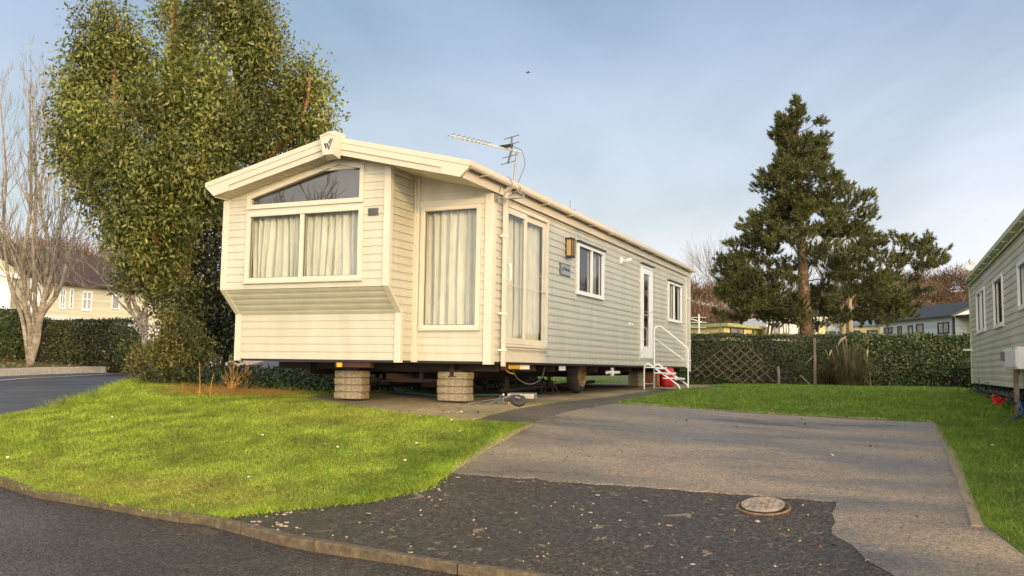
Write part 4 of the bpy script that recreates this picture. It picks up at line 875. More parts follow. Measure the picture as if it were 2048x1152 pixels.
mb.build('porch_gable', offwhite, r); MB().prism([gz(-1.5, .3, 0), gz(1.3, .3, 0), gz(1.3, .3, 2.4), gz(-.1, .3, 2.95), gz(-1.5, .3, 2.4)], -F[3]*2).build('porch_wall', paleblue, r)
mb = MB()
for k in range(4): mb.lbox(F, -1.3+k*.62, -.78+k*.62, .5, 2.2, .30, .34)
mb.build('window', M['dgrey'], r)
bghome('small grey upper storey with two bright panes, just right of the pine trunk', 1624, 1655, 74, 74, 632, 4, 4.4, .5, greywall, rblack, [(1627,1636,634,642,0,.04),(1640,1655,634,642,1,.04)], name='house', cat='house', framem='white')
bghome('cream lodge wall partly hidden by the pine trunk', 1627, 1650, 64, 64, 650, 3.5, 2.6, 0, cream, rblack, [(1627,1637,655,671,0)], name='lodge', cat='lodge')
r, F, Lw, q = bghome('white caravan with tall gable end windows, directly left of the pine trunk', 1536, 1602, 58, 58, 652, 9, 2.6, .75, offwhite, offwhite,
       [(1547,1560,645,668,3,.06,(.45,)),(1566,1578.5,641,668,1)], framem='dgrey', ov=.15, gable=True)
r, F, Lw, q = bghome('low cream lodge with mossy flat roof overhanging a dark porch', 1448, 1528, 56, 60, 654, 5, 2.4, 0, cream, rgreen,
       [(1460,1486,653.5,668,0,.05),(1504,1507,660,668,0,.03)], name='lodge', cat='lodge', ov=.6)
bghome('low dark-walled chalet with a row of bright windows by the pole aerial', 1376, 1452, 60, 58, 656, 5, 2.2, 0, mat('dim wall', (.16, .13, .08), .8), mat('lead roof', (.12, .11, .08), .8),
       [(1384,1389,660,668,0,.03),(1407.5,1418,660.5,667,0,.03),(1427,1439,659,667,0,.03),(1442,1449,658,667,0,.03)], name='chalet', cat='chalet', framem='trim', ov=.2)
# distant pole aerial above that roof
p = at(1398, 668, 55); zt = at(1398, 628, 55)[2]
tp = empty('tv_aerial', (p[0], p[1], p[2]-1), 'thin white TV aerial on a pole seen above the hedge by the caravan', 'aerial')
MB().tube([(p[0], p[1], p[2]-1), (p[0], p[1], zt)], .05, 6).build('mast', M['white'], tp)
mb = MB(); e = RGT
for k in range(3): mb.tube([np.array([p[0], p[1], zt-.2-.3*k])-e*.45, np.array([p[0], p[1], zt-.2-.3*k])+e*.45], .018, 4)
mb.tube([np.array([p[0], p[1], zt-.4])-e*.6+[0,0,.15], np.array([p[0], p[1], zt-.5])+e*.2], .03, 4); mb.build('elements', M['white'], tp)
# house on the left beyond the road
r, F, Lw, q = bghome('cream lodge with brown pitched roof and white gridded windows beyond the access road', 70, 345, 40, 47.5, 558, 7, 2.5, 1.75, lap('warm cream boards', (.66, .59, .40)), rbrown,
       [(117,131.5,578,618,1,.06,(.25,.65)),(137,147,578,618,0,.06,(.25,.65)),(162,184,583,621.5,1,.07,(.12,.6)),(221.5,239,591,618,0,.05),(72,84,570,612,1,.06,(.3,.66))], framem='white', name='lodge', cat='lodge', grp=None, ov=.35)
mb = MB(); mb.lbox(F, -4.2, Lw+.5, .78, .84, 1.6, 1.66)
for k in range(95): mb.lbox(F, -4.2+k*.14, -4.13+k*.14, -.1, .78, 1.61, 1.65)
mb.build('veranda_rail', M['white'], r)
mb = MB(); mb.lbox(F, -4.4, -1.6, -.5, 2.4, -.3, -.2); mb.build('porch_wall', mat('brown boards', (.30, .20, .12), .7), r)
mb = MB(); mb.lbox(F, -1.9, -1.4, -.5, 2.55, .1, .35).lbox(F, -.35, 0, -.5, 2.5, .1, .3); mb.build('porch_column', M['white'], r)
mb = MB(); mb.prism([gp for gp in [F[0]+F[1]*-5+F[3]*.5+np.array([0,0,2.75]), F[0]+F[1]*-.8+F[3]*.5+np.array([0,0,2.35]), F[0]+F[1]*-.8+F[3]*.5+np.array([0,0,2.55]), F[0]+F[1]*-5+F[3]*.5+np.array([0,0,2.95])]], -F[3]*3); mb.build('porch_roof', M['white'], r)
# ================================================================== vegetation
def unit(a): return a/(np.linalg.norm(a, axis=-1, keepdims=True)+1e-9)
def leafmesh(name, C, Dr, Nn, Ln, Wd, m, parent=None, fold=.15):
    """one bent rhombic blade per leaf (two triangles folded along the midrib)"""
    Dr = unit(Dr); S = unit(np.cross(Dr, Nn)); Nn = np.cross(S, Dr); Ln = np.broadcast_to(Ln, (len(C),))[:, None]; Wd = np.broadcast_to(Wd, (len(C),))[:, None]
    a = C; b = C+Dr*Ln*.45+S*Wd*.5+Nn*Wd*fold; c = C+Dr*Ln; d = C+Dr*Ln*.45-S*Wd*.5+Nn*Wd*fold
    V = np.stack([a, b, c, d], 1).reshape(-1, 3); i = np.arange(len(C))[:, None]*4
    F = np.concatenate([i+[0, 1, 2], i+[0, 2, 3]], 0)
    return npmesh(name, V, F, m, parent)
def blades(name, B, T, Wd, side, m, parent=None):
    S = unit(side)*np.broadcast_to(Wd, (len(B),))[:, None]*.5; V = np.stack([B-S, B+S, T], 1).reshape(-1, 3)
    return npmesh(name, V, np.arange(len(B)*3).reshape(-1, 3), m, parent)
rv = lambda n, s=1: RNG.normal(0, s, (n, 3))
def sph(n): return unit(rv(n))
class Limbs(MB):
    def grow(s, p, d, L, r, lev, up=.15, spread=.55, kids=(3, 5), k=None, tips=None, minr=.004, wob=.10, ratio=.62, rr=random):
        n = 4 if lev > 1 else 3; pts = [p]; q = p.copy(); dd = d.copy()
        for i in range(n):
            dd = unit(dd+np.array([rr.gauss(0, wob), rr.gauss(0, wob), rr.gauss(0, wob*.6)+up*.35]))
            q = q+dd*L/n; pts.append(q)
        r1 = max(minr*.6, r*(.5 if lev > 0 else .3))
        s.tube(pts, [r+(r1-r)*i/n for i in range(n+1)], k or (7 if lev > 2 else (4 if lev > 1 else 3)), cap=False)
        if tips is not None and lev <= 1: tips += [(x, dd) for x in pts[1:]]
        if lev <= 0: return
        nk = rr.randint(*kids)
        for i in range(nk):
            t = .3+.7*(i+rr.random())/nk; j = min(n-1, int(t*n)); b = pts[j]+(pts[j+1]-pts[j])*(t*n-j)
            a = unit(np.cross(dd, np.array([rr.gauss(0, 1), rr.gauss(0, 1), rr.gauss(0, 1)])))
            nd = unit(dd*math.cos(spread)+a*math.sin(spread*rr.uniform(.7, 1.25)))
            s.grow(b, nd, L*ratio*rr.uniform(.75, 1.2)*(1.15-.4*t), max(minr, r*.55*(1.1-.4*t)), lev-1, up, spread, kids, None, tips, minr, wob, ratio, rr)
# --- hedges
def hedge(name, A, B, thick, H, label, m, corem, n, leaf=.05, top_m=None, lump=.06, seed=0, grp=None, zb=None):
    A = np.array(A, float); B = np.array(B, float); L = np.linalg.norm(B-A); u = (B-A)/L; nv = np.array([u[1], -u[0]])   # towards the viewer side
    if np.dot(nv, CAMP[:2]-A) < 0: nv = -nv
    mid_ = (A+B)/2; o = empty(name, (mid_[0], mid_[1], h1(*mid_)), label, 'hedge', grp)
    Hf = H if callable(H) else (lambda t: H)
    nx = max(4, int(L/.4)); mb = MB(); rings = []
    for i in range(nx+1):
        t = i/nx; p = A+u*L*t; h = Hf(t)-.07; z = h1(*p)-.1 if zb is None else zb
        q = lambda s_, zz: (*(p+nv*(s_)), zz)
        j = lambda: random.uniform(-.03, .03)
        rings.append([q(-thick/2, z), q(-thick/2, z+h+j()), q(thick/2-.07+j(), z+h+j()), q(thick/2-.05+j(), z+h*.5), q(thick/2-.12, z)])
    vs = [p for r_ in rings for p in r_]; fs = [(i*5+j, i*5+(j+1) % 5, (i+1)*5+(j+1) % 5, (i+1)*5+j) for i in range(nx) for j in range(5)]+[(0,1,2,3,4), tuple(range(nx*5, nx*5+5))[::-1]]
    mb.add(vs, fs); mb.build('hedge_core', corem, o)  # solid near-black body behind the leaf layer
    t = RNG.random(n); Ht = np.array([Hf(x) for x in t]); k = RNG.random(n); onf = k < .74
    lumpn = lump*np.sin(t*L*2.3+seed)*np.cos(t*L*1.1)
    off = np.where(onf, thick/2-.03+RNG.normal(0, .045, n)+lumpn, (RNG.random(n)-.5)*thick)
    zz = np.where(onf, RNG.random(n)**.9*Ht, Ht-.03+RNG.normal(0, .03, n)+lumpn*.5)
    off = off-np.where(onf & (zz < .25*Ht), .06, 0)
    P2 = A+u*(L*t)[:, None]+nv*off[:, None]; gz = hz(P2[:, 0], P2[:, 1]) if zb is None else zb
    C = np.c_[P2, gz+zz]; nor = np.where(onf[:, None], np.r_[nv, .35], np.array([0, 0, 1.0]))+rv(n, .55)
    leafmesh('foliage', C, unit(np.cross(nor, rv(n)))+rv(n, .2), nor, leaf*RNG.uniform(.6, 1.3, n), leaf*RNG.uniform(.35, .65, n), m, o)
    return o
hedm = leafmat('hedge leaves', (.020, .034, .010), (.075, .105, .026), .4, .2, .3, (.14, .12, .04), .9)
hedl = leafmat('laurel leaves', (.02, .038, .010), (.065, .10, .022), .5, .2, .3, (.2, .2, .05), 1.2)
core = mat('hedge dark core', (.022, .018, .012), .9, .4, 9, .5)
hA, hB, hC = (-1.6, 15.3), (3.3, 17.25), (7.4, 18.7)
hedge('hedge', hA, hB, 1.0, lambda t: 1.42+.015*math.sin(t*23), 'clipped small-leaved hedge with a broken trellis leaning on it', hedm, core, 42000, .055, seed=1)
hedge('hedge', hB, hC, 1.1, lambda t: 1.44+.02*math.sin(t*17), 'broad-leaved laurel hedge between the pampas grass and the right-hand caravan', hedl, core, 15000, .10, seed=2)
hedge('hedge', (6.3, 17.6), (8.5, 13.2), .5, .75, 'low dark shrubby hedge behind the corner of the right-hand caravan', hedl, core, 3000, .08, seed=6)
lA = at(-60, 725, 30.5)[:2]; lB = at(282, 722, 31.5)[:2]
hedge('hedge', lA, lB, 1.2, lambda t: 1.62+.1*math.sin(t*9)-(.45 if t > .93 else 0), 'dark green hedge beyond the access road, in front of the brown-roofed lodge', leafmat('left hedge leaves', (.015, .028, .008), (.06, .075, .02), .35, .2, .35, (.16, .13, .04), .8), core, 26000, .09, seed=3, lump=.12)
# --- trellis and posts in front of the right hedge
tr = empty('trellis', (0.3, 15.9, -.46), 'broken diamond trellis of weathered brown slats leaning against the hedge', 'trellis')
hd = np.array(hB)-np.array(hA); hd = hd/np.linalg.norm(hd); hn = np.array([hd[1], -hd[0]]); hn = hn if np.dot(hn, CAMP[:2]-np.array(hA)) > 0 else -hn
o3 = np.array([*(np.array(hA)+hn*.60), 0]); 
def tpt(u, v):
    d = ray(u, v); n3 = np.array([*hn, 0]); t = np.dot(o3-CAMP, n3)/np.dot(d, n3); return CAMP+d*t
mb = MB(); n3 = np.array([*hn, 0])*.012
TPOLY = [(1380,746),(1400,722),(1447,694),(1502,691),(1524,715),(1532,735),(1562,764),(1478,767),(1430,755),(1385,754)]; sl = []
for fam, (sl_, us_, v0_) in enumerate(((-.80, [1384+21.5*k for k in range(8)], 744), (.95, [1378+21.5*k for k in range(8)], 724))):
    for u0_ in us_:
        u0_ += random.uniform(-2, 2); k_ = sl_+random.uniform(-.03, .03); uu = np.linspace(u0_-80, u0_+80, 161); vv_ = v0_+(uu-u0_)*k_; ins = pip(uu, vv_, TPOLY)
        if ins.sum() > 12: q = np.where(ins)[0]; a_, b_ = (uu[q[0]], vv_[q[0]]), (uu[q[-1]], vv_[q[-1]]); sl.append((a_, b_))
for (a, b) in sl:
    A_, B_ = tpt(*a), tpt(*b); nn = n3*(1 if a[1] > b[1] else 2.2); w = np.array([*hd, 0])*.017; mb.prism([A_-w, A_+w, B_+w, B_-w], nn)
mb.build('slats', M['slat'], tr)
for (u, vt, vb, lab) in ((1557.5, 733, 768, 'short weathered wooden post at the foot of the hedge'), (1630, 676, 772, 'tall weathered wooden post in front of the hedge beside the pampas grass')):
    A_ = tpt(u, vb); B_ = tpt(u-1.5, vt); A_[2] = h1(A_[0], A_[1])-.1; tag(MB().tube([A_, (A_+B_)/2+[.01, 0, 0], B_], [.045, .042, .04], 9).build('wooden_post', M['post']), lab, 'post', 'posts along the hedge')
A_, B_ = tpt(1600, 750), tpt(1622, 771); tag(MB().tube([A_, B_], .018, 6).tube([tpt(1612, 728), tpt(1626, 712)], .015, 6).build('fallen_stake', M['post']), 'thin broken stake leaning against the foot of the hedge', 'stake')
# --- pampas grass
pc = tpt(1690, 770)+np.array([*hn, 0])*.25; pc[2] = h1(pc[0], pc[1]); pg = empty('pampas_grass', tuple(pc), 'pampas grass clump with drooping dry blades and upright straw stems against the hedge', 'grass plant')
n = 2600; ang = RNG.uniform(0, 6.28, n); rad = RNG.random(n)**.7; root = np.c_[pc[0]+.3*rad*np.cos(ang), pc[1]+.25*rad*np.sin(ang), np.full(n, pc[2])]
out = np.c_[np.cos(ang), np.sin(ang)*.8, np.zeros(n)]; Hh = RNG.uniform(.5, 1.25, n); rr_ = RNG.uniform(.1, .75, n)
seg = []; prev = root
for k in range(1, 5):
    t = k/4; p = root+out*(rr_*t*1.0)[:, None]; p[:, 2] = root[:, 2]+Hh*(1.9*t-1.25*t*t*(.5+rr_)); p[:, 2] = np.maximum(p[:, 2], root[:, 2]+.02); seg.append(p)
allp = [root]+seg; wv = unit(np.cross(out, [0, 0, 1.0])+rv(n, .3))
V = []; 
for k, p in enumerate(allp): w = (.006*(1-k/4.6)); V += [p-wv*w, p+wv*w]
V = np.stack(V, 1); Fq = []; idx = np.arange(n)[:, None]*10
Fq = np.concatenate([idx+[2*k, 2*k+1, 2*k+3, 2*k+2] for k in range(4)], 0)
npmesh('blades', V.reshape(-1, 3), Fq, leafmat('pampas blades', (.05, .06, .02), (.16, .13, .06), .6, .2, .25, (.3, .22, .12), 4), pg)
mb = MB()
for (u0, v0, u1, v1) in ((1668,760,1655,700),(1676,758,1664,690),(1684,756,1676,676),(1690,755,1683,674),(1722,765,1727,700),(1735,772,1718,708),(1700,740,1736,773),(1722,712,1728,694),(1650,720,1642,700)):
    a, b = tpt(u0, v0)+np.array([*hn, 0])*.3, tpt(u1, v1)+np.array([*hn, 0])*.35; mb.tube(smoothp([a, (a+b)/2+[.02, 0, .05], b], 4), [.008]*8+[.004], 5)
mb.build('stems', mat('straw stems', (.36, .27, .14), .7, .2), pg)
mb = MB()
for (u0, v0, u1, v1) in ((1683,674,1675,682),(1676,676,1668,690),(1655,700,1650,712),(1727,700,1724,712)):
    a, b = tpt(u0, v0)+np.array([*hn, 0])*.35, tpt(u1, v1)+np.array([*hn, 0])*.38; mb.tube([a, (a+b)/2, b], [.012, .03, .01], 6)
mb.build('plumes', mat('straw plume', (.42, .33, .2), .9, .2), pg)
# --- pine
def pine(px, pyb, pyt, D, label):
    base = at(px, pyb, D); base[2] = h1(base[0], base[1])-.05; top = at(1597, pyt, D); o = empty('pine_tree', tuple(base), label, 'tree')
    H = top[2]-base[2]; sc_ = D/FPX
    tp = [base+np.array([0, 0, H])*t+RGT*sc_*x for t, x in ((0, 4), (.12, 0), (.3, -4), (.5, -8), (.7, -12), (.85, -14), (1, 0))]
    tp[-1] = top; axis = lambda t: np.array([np.interp(t, [0, .12, .3, .5, .7, .85, 1], [p[i] for p in tp]) for i in range(3)])
    bark = groundmat('pine bark', [(.3, (.035, .02, .012)), (.5, (.12, .07, .04)), (.7, (.25, .15, .085))], 3.2, 1, 8, (.85, .95), 2, vor=9)
    MB().tube(smoothp(tp, 4), [.34*(1-.93*i/24)+.0 for i in range(25)], 14).build('trunk', bark, o, smooth=True)
    ys = [195, 225, 250, 280, 300, 330, 352, 375, 400, 430, 460, 490, 515, 540, 570, 600, 625]
    lf = [1592, 1562, 1545, 1553, 1560, 1545, 1495, 1535, 1545, 1510, 1450, 1432, 1425, 1430, 1402, 1400, 1425]
    rt = [1602, 1638, 1680, 1678, 1675, 1668, 1735, 1760, 1752, 1755, 1840, 1888, 1895, 1865, 1850, 1842, 1815]
    br = Limbs(); tips = []; zs = lambda v: (at(px, v, D))[2]
    dn = np.array([FWD[0], FWD[1], 0]); dn /= np.linalg.norm(dn); rr = random.Random(5)
    pads = []
    for i in range(400):
        v = 203+(636-203)*((i+.5)/400)**.70; zc = zs(v); t = (zc-base[2])/H; a = rr.uniform(0, 6.283); q_ = rr.random(); a = a if q_ < .5 else (rr.gauss(0, .75) if q_ < .74 else rr.gauss(math.pi, .75)); side = math.cos(a)
        ext = (np.interp(v, ys, rt)-1605) if side > 0 else (1605-np.interp(v, ys, lf)); ext = ext*sc_-.25; rho = (.30+.70*rr.random()**.6)
        lim = ext*(abs(side)+.85*(1-abs(side))); dvec = RGT*math.cos(a)+dn*math.sin(a); dvec[2] = 0; Lb = max(.15, lim*rho)
        c = axis(min(.99, t))*[1, 1, 0]+dvec*Lb; c[2] = zc+rr.uniform(-.25, .25); pads.append((Lb, c, t, ext, dvec))
    pads.sort(key=lambda p: p[0]); done = []
    for (Lb, c, t, ext, dvec) in pads:
        c0 = axis(min(.985, max(.165, t-.01-.018*Lb))); rs_ = .012+.010*Lb
        cand = [(np.linalg.norm((c-p)*[1, 1, 1.5]), p, l) for (l, p) in done if l < Lb-.25 and np.linalg.norm(c-p) < 2.4 and p[2] < c[2]+.25]
        if Lb > 1.2 and cand: _, p, l = min(cand, key=lambda q: q[0]); c0 = p-np.array([0, 0, .08]); rs_ = .018
        done.append((Lb, c)); dl = np.linalg.norm(c-c0); m1 = c0+(c-c0)*.45+rv(1, .05*dl)[0]-[0, 0, .05*dl]; m2 = c0+(c-c0)*.8+rv(1, .04*dl)[0]-[0, 0, .04*dl]
        q = smoothp([c0, m1, m2, c], 3); br.tube(q, [rs_*(1-.6*k/(len(q)-1)) for k in range(len(q))], 5, cap=False)
        rx = rr.uniform(.45, .85)*(.45+.55*min(1, ext/2)); rz2 = rx*rr.uniform(.38, .6)
        for k in range(int(9+16*rx)):
            d = np.array([rr.gauss(0, 1), rr.gauss(0, 1), rr.gauss(0, 1)]); d /= np.linalg.norm(d); rad = rr.random()**.4
            e = c+d*np.array([rx, rx, rz2])*rad; st_ = q[-1] if rr.random() < .6 else q[-3]; br.tube([st_, (st_+e)/2-[0, 0, .03], e], [.008, .006, .004], 3, cap=False)
            tips.append((e, unit(d*np.array([.8, .8, .3])+dvec*.25+[0, 0, .85])))
    for k in range(14): tips.append((axis(1-.012*k)+rv(1, .08)[0], unit(np.array([rr.gauss(0, .4), rr.gauss(0, .4), 1]))))
    tips.append((top, np.array([0, 0, 1.0])))
    br.build('branches', mat('pine twigs', (.05, .034, .022), .9, .3, 5), o)
    T = np.array([p for p, _ in tips]); Dd = np.array([d for _, d in tips]); K = 46; n = len(T)*K
    P = np.repeat(T, K, 0); A = np.repeat(Dd, K, 0); s = RNG.random(n); P = P-A*(s*.26)[:, None]; dirn = unit(A*RNG.uniform(.3, 1.2, n)[:, None]+rv(n, .6)+[0, 0, .2]); Ln = RNG.uniform(.10, .20, n)
    blades('needles', P, P+dirn*Ln[:, None], .034, np.cross(dirn, rv(n)), leafmat('pine needles', (.026, .042, .012), (.125, .140, .034), .5, .25, .4, (.2, .165, .05), .7), o)
pine(1613, 672, 193, 40, 'tall spreading pine with reddish trunk standing alone beyond the hedge')
# --- eucalyptus
eu = empty('eucalyptus_tree', tuple(at(345, 735, 20.5)*[1, 1, 0]+[0, 0, -.48]), 'big evergreen eucalyptus with peeling orange limbs left of the main caravan', 'tree')
ebark = groundmat('eucalyptus bark', [(.3, (.06, .025, .012)), (.5, (.19, .08, .035)), (.7, (.36, .2, .1))], 4, .4, 20, (.6, .8), 3)
tb = Limbs()
def limb(pts, r0, r1, k=9):
    q = smoothp([at(*p) for p in pts], 5); tb.tube(q, [r0+(r1-r0)*i/(len(q)-1) for i in range(len(q))], k, cap=False); return q
limb([(340,745,20.5),(343,680,20.5),(350,600,20.6),(365,520,20.8),(385,455,21),(415,405,21.2),(450,350,21),(480,250,20.8),(470,120,20.6),(460,20,20.5)], .26, .05)
limb([(350,600,20.6),(320,540,20.3),(285,480,20),(258,420,19.6),(240,300,19.6),(228,180,19.8),(235,40,20)], .15, .03)
limb([(385,455,21),(440,390,21),(510,335,20.6),(560,290,20.3),(592,262,20.2),(612,215,20),(620,150,20)], .16, .03)
limb([(365,520,20.8),(360,420,20.6),(350,300,20.5),(335,170,20.5),(345,60,20.4),(350,-60,20.4)], .15, .03)
limb([(470,300,20.9),(448,210,20.2),(440,150,20.1),(455,80,20)], .07, .02)
limb([(285,480,20),(230,440,19.6),(190,390,19.5),(170,340,19.5)], .06, .02)
limb([(415,405,21.2),(445,450,20.8),(470,470,20.8)], .06, .02)
blobs = [(222,85,52,70,0),(185,150,55,60,-.2),(262,150,45,60,.1),(352,45,48,70,.4),(365,130,50,65,.1),(478,55,66,60,0),(455,5,70,40,.2),(520,110,48,55,.1),(180,225,62,70,-.4),(165,300,52,60,-.1),(262,245,70,75,-.8),(345,225,60,70,-.5),(430,185,62,70,-.4),(505,195,55,60,0),(450,265,75,60,-.6),(560,215,42,50,.3),
         (608,225,58,58,.1),(612,165,38,38,.2),(640,240,32,34,.1),(585,285,46,28,.4),(205,370,52,55,-.5),(280,340,75,70,-1),(365,320,72,65,-.8),(450,345,62,52,-.3),(510,310,42,38,.2),(245,440,50,50,-.8),(310,430,62,52,-1),(375,410,55,50,-.3),(420,400,40,40,.4),(275,500,45,42,-.8),(330,500,40,40,-.5),(262,555,28,26,-.6),(310,560,28,32,-.6),(350,600,36,44,-.7),(372,525,40,44,-.5),(360,655,26,30,-.4)]
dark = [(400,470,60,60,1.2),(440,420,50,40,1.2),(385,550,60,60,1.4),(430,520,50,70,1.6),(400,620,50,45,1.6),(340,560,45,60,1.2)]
def foliage(blobs, name, m, parent, per=1.0, leaf=.115, wd=.05, D0=20.2, hang=.5, cl=26, shell=.45, sig=.125, holes=0):
    C = []; D_ = []; 
    for (u, v, ru, rvv, dd) in blobs:
        c = at(u, v, D0+dd); s = (D0+dd)/FPX; R3 = np.array([ru*s, (ru+rvv)*.5*s*.85, rvv*s]); area = ru*rvv; k = int(area*per/38)
        d = sph(k); rad = shell+(1-shell)*RNG.random(k)**.6; rad *= RNG.uniform(.82, 1.12, k)
        dn = np.array([FWD[0], FWD[1], 0]); P = c+(d[:, :1]*R3[0]*rad[:, None])*RGT+(d[:, 1:2]*R3[1]*rad[:, None])*dn+(d[:, 2:]*R3[2]*rad[:, None])*np.array([0, 0, 1.0])
        C.append(P); D_.append(unit(P-c+[0, 0, .3]))
    C = np.concatenate(C); D_ = np.concatenate(D_)
    if holes: hk = np.sin(C[:, 0]*2.6+1.1*np.sin(C[:, 2]*1.3))*np.sin(C[:, 1]*2.2+C[:, 2]*.6)*np.sin(C[:, 2]*1.5+C[:, 0]*.9) > -holes; C, D_ = C[hk], D_[hk]
    n = len(C)*cl
    for p, d in zip(C[::3], D_[::3]): q = p-d*.55-np.array([0, 0, .25]); tb.tube([q, p-d*.2, p+d*.12], [.009, .006, .003], 3, cap=False)
    P = np.repeat(C, cl, 0)+rv(n, sig)+np.repeat(D_, cl, 0)*RNG.uniform(-.2, .25, n)[:, None]
    dirn = unit(np.repeat(D_, cl, 0)*.35+rv(n, .8)+[0, 0, -hang]); nor = unit(np.repeat(unit(D_*.8+rv(len(C), .5)), cl, 0)+rv(n, .38)+[0, 0, .2])
    return leafmesh(name, P, dirn, nor, leaf*RNG.uniform(.6, 1.3, n), wd*RNG.uniform(.7, 1.3, n), m, parent)
eml = leafmat('eucalyptus leaves', (.055, .078, .018), (.21, .225, .048), .42, .33, .5, (.33, .28, .08), .55)
foliage(blobs, 'crown', eml, eu, .95, .125, .048, hang=.75, cl=40, sig=.16, holes=.45)
foliage(dark, 'dark_foliage', leafmat('blue green leaves', (.016, .028, .018), (.05, .065, .035), .4, .2, .3), eu, .8, .09, .07)  # darker blue-green leaf clumps set deeper than the crown
tops = [(150,60,14,34,0),(175,25,16,30,0),(250,30,14,35,0),(330,-5,20,30,0),(400,20,16,40,.2),(545,60,16,34,0),(570,150,14,24,0),(655,180,12,26,0),(118,170,12,40,0),(110,250,12,30,0),(155,40,14,28,0),(195,10,20,25,0),(120,235,12,30,0),(560,60,14,40,0),(600,130,14,30,0),(640,190,14,35,0),(105,290,10,20,0),(530,20,18,25,0)]
foliage(tops, 'crown', eml, eu, .55, cl=14)
tb.build('trunk', ebark, eu, smooth=True)
# --- dark laurel and the bushes at the lawn's far corner
def bush(label, u, v, D, blobs, m, per, leaf, wd, name='bush', cl=18, hang=-.3, stems=6, cat='bush', core_=True):
    global tb
    b = at(u, v, D); b[2] = h1(b[0], b[1]); o = empty(name, tuple(b), label, cat); tb = Limbs()
    for (bu, bv, ru, rvv, dd) in blobs[:stems]:
        c = at(bu, bv, D+dd); tb.tube(smoothp([b+[0, 0, -.05], b*.5+c*.5+[0, 0, .05], c], 4), [.03-.002*i for i in range(9)], 5, cap=False)
    foliage(blobs, 'foliage', m, o, per, leaf, wd, D, hang, cl, .3)
    tb.build('stems', mat('bush stems', (.08, .05, .03), .9, .3), o); return o
bush('large dark laurel bush behind the left end of the main caravan', 430, 728, 20, [(425,640,50,45,.8),(455,610,35,40,1.5),(400,680,40,38,.6),(450,690,40,35,.8),(425,590,40,30,1.5),(475,660,20,60,1.8)],
     leafmat('dark laurel leaves', (.010, .018, .006), (.035, .045, .014), .35, .15, .3), 1.1, .12, .055)
bush('olive green bushy shrub at the far corner of the lawn beside the access road', 345, 772, 16.8, [(345,700,48,38,0),(310,735,48,28,0),(350,742,40,28,-.3),(385,725,28,32,0),(350,665,30,28,.1),(290,720,28,18,.1),(395,700,22,26,.2),(345,640,14,18,.1)],
     leafmat('olive shrub leaves', (.06, .075, .018), (.20, .18, .045), .5, .3, .3, (.32, .26, .08), 2), 2.2, .066, .028, cl=30)
bush('light leafy shrub rising behind the left hedge near the lodge', 262, 722, 29.5, [(262,665,18,30,0),(250,700,22,22,0),(275,690,14,26,0)], hedl, 1.6, .10, .05)
bush('tall dark shrub behind the left hedge beside the birch trunk', 10, 725, 29.5, [(8,670,22,34,0),(-20,690,25,35,0),(20,690,16,22,0)], hedl, 1.6, .11, .06)
# dark ground growth under the far side of the caravan
tb = Limbs(); gcv = empty('ivy_bank', (-4.9, 3.0, h1(-4.9, 3.0)), 'dark low ivy and weeds growing on the bank beside the pad under the caravan', 'ivy')
n = 14000; x = RNG.uniform(-7.6, -3.25, n); y = RNG.uniform(1.4, 11, n); keep = (x+y*.12 > -7.3); x, y = x[keep], y[keep]; hh = .05+.28*RNG.random(len(x))*np.clip((-3.1-x)/1.5, 0.1, 1)
Cc = np.c_[x, y, hz(x, y)+hh]; leafmesh('foliage', Cc, rv(len(x))+[0, 0, .3], rv(len(x), .6)+[0, 0, 1], .075, .05, leafmat('ivy leaves', (.012, .022, .008), (.045, .06, .016), .45, .2, .4), gcv)
# --- dry orange stems
mb_o = mat('orange dogwood stems', (.42, .22, .06), .7, .2)
for (lab, cu, cv, D, st_) in (('cluster of dry orange stems in front of the laurel', 462, 786, 15.6, [(-6,-70,0),(3,-66,0),(14,-58,0),(-14,-50,0),(22,-48,0),(34,-52,0),(-20,-38,0),(8,-40,0),(28,-30,0),(-2,-54,0)]),
                              ('pair of thin straw canes standing in the lawn beside the shrub', 410, 795, 15.2, [(-9,-70,-10),(10,-50,10)]),
                              ('tuft of fine dry twigs in front of the left end of the caravan', 492, 782, 15.8, [(-4,-60,0),(4,-66,0),(10,-44,0),(-10,-40,0),(16,-32,0)])):
    b = gr(cu, cv); o = Limbs(); s = np.linalg.norm(b-CAMP)/FPX
    for (du, dv, bx_) in st_:
        p0 = b+RGT*bx_*s+rv(1, .02)[0]; p0[2] = h1(p0[0], p0[1])-.02; p1 = b+RGT*(du+bx_*.5)*s; p1[2] = p0[2]-dv*s; mid2 = (p0+p1)/2+RGT*du*s*-.15; o.tube(smoothp([p0, mid2, p1], 4), [.009-.0008*i for i in range(9)], 5)
        if not bx_:
            for k in range(3): q = p0+(p1-p0)*random.uniform(.35, .8); o.tube([q, q+RGT*random.uniform(-.1, .1)+[0, 0, random.uniform(.08, .22)]], [.004, .002], 3)
    ob = o.build('dry_stems', mb_o); tag(ob, lab, 'plant')
